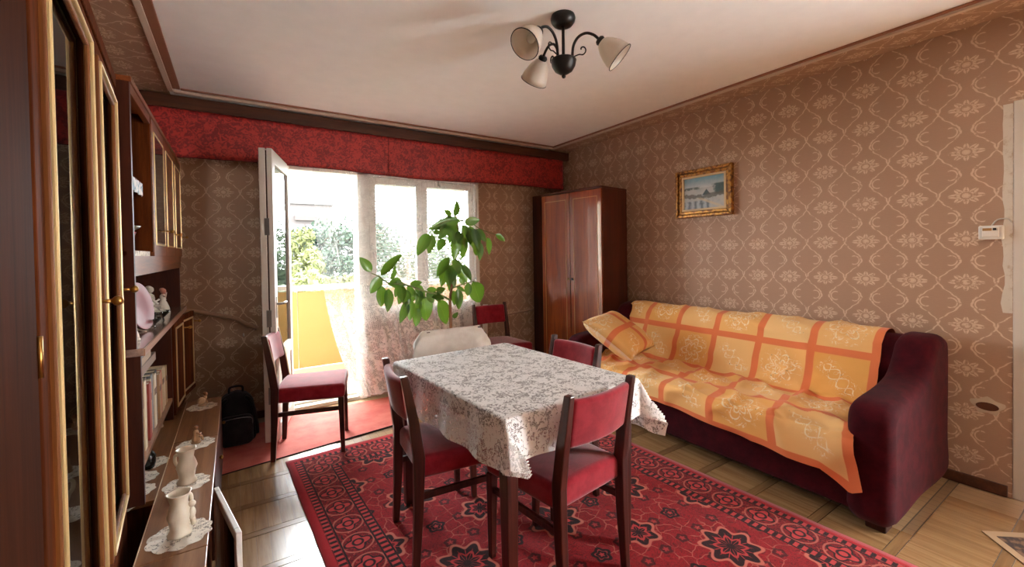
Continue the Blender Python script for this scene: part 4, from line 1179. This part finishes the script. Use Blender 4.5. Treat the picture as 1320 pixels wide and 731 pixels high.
def figurine(name, label, loc, h, m=PORCELAIN, pose=0, rz=0, base=True, accent=None):
    t = thing(name, label, 'figurine', loc, rz)
    s = h/.16
    if base: obj('base', MB().lathe([(0, 0), (.036*s, 0), (.038*s, .006*s), (.034*s, .014*s), (0, .016*s)], 18), m, t, world=False)
    b = MB()
    if pose == 0:      # seated couple-like figure
        b.lathe([(0, .012*s), (.030*s, .014*s), (.034*s, .03*s), (.026*s, .05*s), (.019*s, .07*s), (.022*s, .092*s), (.018*s, .108*s), (.008*s, .117*s), (0, .12*s)], 16)
        b.tube([(-.008*s, .012*s, .05*s), (-.012*s, .045*s, .045*s), (-.012*s, .05*s, .012*s)], [.012*s, .010*s, .008*s], 8)
        b.tube([(.010*s, .012*s, .05*s), (.014*s, .04*s, .048*s), (.016*s, .048*s, .012*s)], [.012*s, .010*s, .008*s], 8)
        b.tube([(.018*s, 0, .098*s), (.03*s, .02*s, .075*s), (.012*s, .036*s, .085*s)], [.008*s, .007*s, .005*s], 8)
        b.tube([(-.018*s, 0, .098*s), (-.03*s, .015*s, .07*s), (-.02*s, .035*s, .06*s)], [.008*s, .007*s, .005*s], 8)
    elif pose == 1:    # standing in a wide skirt
        b.lathe([(0, .012*s), (.034*s, .012*s), (.032*s, .03*s), (.022*s, .06*s), (.012*s, .082*s), (.017*s, .10*s), (.015*s, .112*s), (.006*s, .12*s), (0, .122*s)], 18, None, lambda q, z: 1+.06*math.sin(q*7))
        b.tube([(.014*s, 0, .108*s), (.032*s, .004*s, .10*s), (.03*s, .01*s, .13*s)], [.006*s, .005*s, .004*s], 8)
        b.tube([(-.014*s, 0, .108*s), (-.03*s, .006*s, .09*s), (-.016*s, .02*s, .08*s)], [.006*s, .005*s, .004*s], 8)
    else:              # crouching animal-like figure
        b.ball((0, -.01*s, .045*s), (.03*s, .036*s, .034*s)); b.ball((0, .022*s, .07*s), (.016*s, .018*s, .022*s))
        b.tube([(-.014*s, .025*s, .05*s), (-.014*s, .036*s, .012*s)], [.009*s, .008*s], 8); b.tube([(.014*s, .025*s, .05*s), (.014*s, .036*s, .012*s)], [.009*s, .008*s], 8)
        b.tube([(0, -.04*s, .04*s), (.03*s, -.045*s, .05*s), (.035*s, -.02*s, .075*s)], [.008*s, .006*s, .004*s], 8)
    obj('figure', b, m, t, world=False)
    hd = MB().ball((0, .002*s if pose < 2 else .03*s, .136*s if pose < 2 else .1*s), (.015*s, .016*s, .018*s), 12).ball((0, -.004*s if pose < 2 else .024*s, .146*s if pose < 2 else .112*s), (.015*s, .015*s, .012*s), 10)
    obj('head', hd, accent or m, t, world=False)
    return t
def doily(label, x, y, z, r, lobes=10, stretch=1.0, rz=0):
    m = MB(); rings = 10; n = lobes*8
    vs = [(0, 0, 0)]; uvs = [(0, 0)]
    for i in range(1, rings+1):
        for k in range(n):
            q = 2*PI*k/n; e = 1 + (.10*abs(math.sin(q*lobes/2))*(i/rings)**3 - .06*(i/rings)**3)
            rr = r*i/rings*e; vs.append((rr*math.cos(q)*stretch, rr*math.sin(q), .0015*math.sin(q*lobes)*(i/rings)**2+.0015)); uvs.append((rr*math.cos(q), rr*math.sin(q)))
    fs = [(0, 1+k, 1+(k+1) % n) for k in range(n)]
    for i in range(rings-1):
        for k in range(n):
            l = (k+1) % n; fs.append((1+i*n+k, 1+(i+1)*n+k, 1+(i+1)*n+l, 1+i*n+l))
    m.add(vs, fs, True, uvs)
    o = obj('lace_doily', m, LACE_DOILY, None, loc=(x, y, z), rot=(0, 0, rz))
    return tag(o, label, 'doily', 'lace doilies on the wall unit')
def vase(label, x, y, z, h, rz=0):
    t = thing('figural_vase', label, 'vase', (x, y, z), rz, 'cream vases on doilies')
    s = h/.13
    prof = [(0, 0), (.030*s, 0), (.032*s, .008*s), (.024*s, .02*s), (.028*s, .045*s), (.033*s, .06*s), (.028*s, .08*s), (.022*s, .10*s), (.027*s, .122*s), (.033*s, .13*s), (.029*s, .13*s), (.02*s, .112*s), (.018*s, .1*s), (0, .095*s)]
    obj('body', MB().lathe(prof, 24, None, lambda q, z_: 1+.05*math.sin(q*5+z_*60)), VASEMAT, t, world=False)
    obj('handle', MB().tube(smooth_path([(.02*s, .012*s, .108*s), (.042*s, .02*s, .10*s), (.046*s, .02*s, .075*s), (.03*s, .014*s, .055*s)]), .006*s, 8), VASEMAT, t, world=False)
    rl_ = MB().ball((.022*s, -.02*s, .06*s), (.012*s, .012*s, .02*s)).ball((.024*s, -.022*s, .088*s), .010*s).tube([(.024*s, -.02*s, .05*s), (.032*s, -.014*s, .02*s)], .008*s, 8)
    obj('relief', rl_, VASEMAT, t, world=False)
B = BZ
doily('lace doily under the nearest cream vase on the base cabinet', -.165, 1.727, B, .085, 10)
doily('lace doily under the second cream vase on the base cabinet', -.175, 2.105, B, .075, 9)
doily('lace doily under the little bisque figurine in the middle of the base cabinet', -.172, 2.53, B, .075, 9)
doily('lace doily under the little figurine at the far end of the base cabinet', -.178, 3.14, B, .075, 9)
vase('nearest cream figural vase standing on a doily', -.165, 1.727, B+.003, .135, .6)
vase('second cream figural vase from the camera standing on a doily', -.175, 2.11, B+.003, .135, 2.0)
figurine('figurine', 'little bisque figurine on a doily in the middle of the base cabinet', (-.172, 2.54, B+.003), .085, BISQUE, 0, -1.2, True, plain('brown_hair', lin((146,98,60)), .5))
figurine('figurine', 'little bisque figurine on a doily at the far end of the base cabinet', (-.178, 3.16, B+.003), .10, BISQUE, 2, -1.0, True, plain('brown_hair', lin((146,98,60)), .5))
for i, (x, y_, r) in enumerate(((-.36, 1.99, .05), (-.335, 2.1, .06), (-.34, 2.22, .06), (-.325, 2.36, .065))):
    doily(('first', 'second', 'third', 'fourth')[i]+' small doily in the row below the bookshelf, counted from the display cabinet', x, y_+.05, B-.002, r, 8, 1, i)
figurine('figurine', 'white figurine standing under the far end of the bookshelf', (-.355, 2.90, B-.002), .10, PORCELAIN, 1, -1.3, True, plain('rosy_glaze', lin((190,120,100)), .3))
bv = thing('black_vase', 'small black vase in front of the doilies under the bookshelf', 'vase', (-.325, 2.36, B+.001))
obj('body', MB().lathe([(0, 0), (.02, 0), (.026, .02), (.027, .05), (.018, .066), (.012, .072), (.015, .08), (.012, .08), (0, .07)], 20), BLACKGLAZE, bv, world=False)
# on the counter
pk = thing('pink_plate', 'pink decorative plate standing on edge on the counter', 'plate', (-.375, 2.50, CZ))
PINKP = plain('pink_glaze', lin((150,92,98)), .5)
Mp = Matrix.Translation((0, 0, .108)) @ Matrix.Scale(1.25, 4) @ Matrix.Rotation(math.radians(76), 4, 'Z') @ Matrix.Rotation(PI/2-.18, 4, 'X')
obj('plate', MB().lathe([(0, .004), (.05, .004), (.056, .008), (.084, .018), (.0855, .021), (.083, .022), (.055, .012), (0, .008)], 36, Mp), PINKP, pk, world=False)
obj('stand', MB().tube([(-.03, .03, 0), (0, .0, .012), (.04, -.02, 0)], .004, 8), PORCELAIN, pk, world=False)
figurine('figurine', 'taller white porcelain seated figurine on the counter beside the pink plate', (-.40, 3.10, CZ), .175, PORCELAIN, 0, -1.4)
figurine('figurine', 'white porcelain figurine in a skirt on the counter, farthest from the camera', (-.36, 3.26, CZ), .15, PORCELAIN, 1, -1.2, True, plain('rosy_glaze', lin((190,120,100)), .3))
figurine('figurine', 'small white crouching figurine on the counter in front of the pink plate', (-.345, 2.22, CZ), .12, PORCELAIN, 1, -1.3)
figurine('figurine', 'low white crouching figurine between the two tall ones on the counter', (-.352, 3.0, CZ), .085, PORCELAIN, 2, -1.5)
def glassdish(label, x, y, r, h):
    o = obj('glass_dish', MB().lathe([(0, .002), (r*.5, .002), (r*.45, .006), (r*.4, h*.3), (r*.8, h*.7), (r, h), (r*.96, h), (r*.76, h*.72), (r*.3, h*.36), (0, h*.33)], 24), CRYSTAL, None, loc=(x, y, CZ))
    tag(o, label, 'dish', 'glass dishes on the counter')
glassdish('small clear glass dish on the counter below the tall figurines', -.335, 2.86, .05, .05)
glassdish('small clear glass dish on the counter near the pink plate', -.335, 2.58, .045, .045)
# open compartment of the upper cabinet
o = obj('shelf_runner', MB().grid(40, 10, lambda u, v: (ux-.055 + (v*.03 if v < .5 else .015+.012+.004*math.sin(u*30)), UA+.03+u*.40, 1.670 + (0.0 if v < .4 else -(v-.4)*.10)), lambda u, v: (u*.5, v*.1)), None, None, solid=.002)
def runnerm():
    g = G('printed_runner'); u, v, _ = g.xyz('UV'); n = g.noise(g.vec(u, v), 40, 3)
    return g.out(g.mix(n.step(.45, .6), lin((224,224,222)), lin((140,170,186))), .8)
o.data.materials.append(runnerm()); tag(o, 'white and blue printed runner hanging over the shelf in the open compartment', 'runner')
o = obj('lace_edging', MB().grid(60, 6, lambda u, v: (ux-.018+(.0 if v > .5 else .008), UA+.04+u*.39, 1.3705 + (.0 if v > .5 else -(.5-v)*.05*(1+.35*abs(math.sin(u*30))))), lambda u, v: (u*.4, v*.06)), LACE_DOILY, None)
tag(o, 'white lace edging along the bottom of the open compartment', 'lace')
rbw = thing('red_bowl', 'red bowl inside the open compartment of the upper cabinet', 'bowl', (-.40, 2.28, UZ0+.018))
obj('bowl', MB().lathe([(0, 0), (.03, 0), (.034, .006), (.055, .035), (.07, .08), (.067, .08), (.052, .038), (.03, .01), (0, .008)], 28), plain('red_glaze', lin((160,30,30)), .25), rbw, world=False)
gb = thing('grey_plate', 'grey green plate resting on top of the red bowl', 'plate', (-.40, 2.28, UZ0+.098))
obj('plate', MB().lathe([(0, .0), (.05, .0), (.078, .016), (.085, .024), (.08, .024), (.05, .006), (0, .004)], 28), plain('olive_glaze', lin((120,116,92)), .3), gb, world=False)
wb = thing('white_box', 'white box at the near side of the open compartment', 'box', (-.37, 2.12, UZ0+.018))
obj('carton', bx(-.05, .05, -.03, .03, 0, .10), WHITEPAINT, wb, world=False, bevel=.003)
obj('lid', bx(-.052, .052, -.032, .032, .10, .116), plain('pale_lid', lin((206,214,216)), .5), wb, world=False, bevel=.002)
pf = thing('photo_frame', 'small glass photo frame behind the runner in the open compartment', 'frame', (-.42, 2.30, 1.669))
obj('frame', pfr(MB(), -.06, .06, 0, .16, .008, -.004, .004), STEEL, pf, world=False)
obj('print', bx(-.003, 0, -.052, .052, .008, .152), plain('grey_print', lin((70,66,66)), .3), pf, world=False)
# inside the display cabinet
def in_tall(x, y, z):  # cabinet-local to world
    return Matrix.Translation(tl.location) @ Matrix.Rotation(TLR, 4, 'Z') @ Vector((x, y, z))
figurine('figurine', 'white figurine behind the lower glass of the display cabinet', tuple(in_tall(-.09, .66, .681)), .15, PORCELAIN, 0, -1.2)
for i in range(3):
    p = in_tall(-.09, .62, .980+.022*i)
    b = obj('stacked_bowl', MB().lathe([(0, 0), (.03, 0), (.05, .018), (.062, .04), (.059, .04), (.046, .02), (0, .006)], 24), PORCELAIN if i != 1 else PINKP, None, loc=tuple(p))
    tag(b, ('bottom bowl of the stack in the display cabinet', 'pink middle bowl of the stack in the display cabinet', 'top bowl of the stack in the display cabinet')[i], 'bowl', 'bowls in the display cabinet')
figurine('figurine', 'white figurine on the middle shelf of the display cabinet', tuple(in_tall(-.12, .36, .981)), .16, PORCELAIN, 1, -1.2)
for i, (yy, zz) in enumerate(((.28, 1.301), (.40, 1.301), (.36, 1.591))):
    o = obj('wine_glass', MB().lathe([(0, 0), (.026, .001), (.006, .006), (.004, .06), (.018, .075), (.028, .10), (.026, .13), (.0245, .13), (.026, .1), (.015, .077), (0, .07)], 20), CRYSTAL, None, loc=tuple(in_tall(-.11, yy, zz)))
    tag(o, ('nearer wine glass on the third shelf of the display cabinet', 'farther wine glass on the third shelf of the display cabinet', 'wine glass on the top shelf of the display cabinet')[i], 'glass', 'wine glasses in the cabinet')

# ================================================================= BACKPACK
bp = thing('backpack', 'black backpack on the floor behind the base cabinet near the balcony door', 'backpack', (-.01, 3.68, .004))
def bagbend(p):
    k = max(0, p.z/.37); return Vector((p.x*(1-.25*k*k)+.012*mnoise.noise(p*9), p.y*(1-.3*k)+.012*mnoise.noise(p*9+Vector((5, 0, 0))), p.z*(1-.08*abs(p.x)/.12)))
obj('body', MB().rbox(-.13, .13, -.09, .09, 0, .37, .06, 4, bagbend), BLACKCLOTH, bp, world=False, weld=True)
obj('pocket', MB().rbox(-.10, .10, -.15, -.07, .01, .22, .04, 3, lambda p: Vector((p.x, p.y+.008*mnoise.noise(p*12), p.z))), BLACKCLOTH, bp, world=False, weld=True)
obj('handle', MB().tube(smooth_path([(-.04, 0, .345), (-.035, 0, .395), (.035, 0, .395), (.04, 0, .345)]), .008, 8), BLACKCLOTH, bp, world=False)
for s in (-1, 1):
    obj('strap', MB().tube(smooth_path([(s*.06, -.065, .33), (s*.09, -.11, .30), (s*.12, -.08, .14), (s*.125, -.05, .05)]), .012, 8), BLACKCLOTH, bp, world=False)
obj('zip', MB().tube(smooth_path([(-.09, -.12, .13), (-.08, -.148, .205), (.08, -.148, .205), (.09, -.12, .13)]), .003, 6), STEEL, bp, world=False)
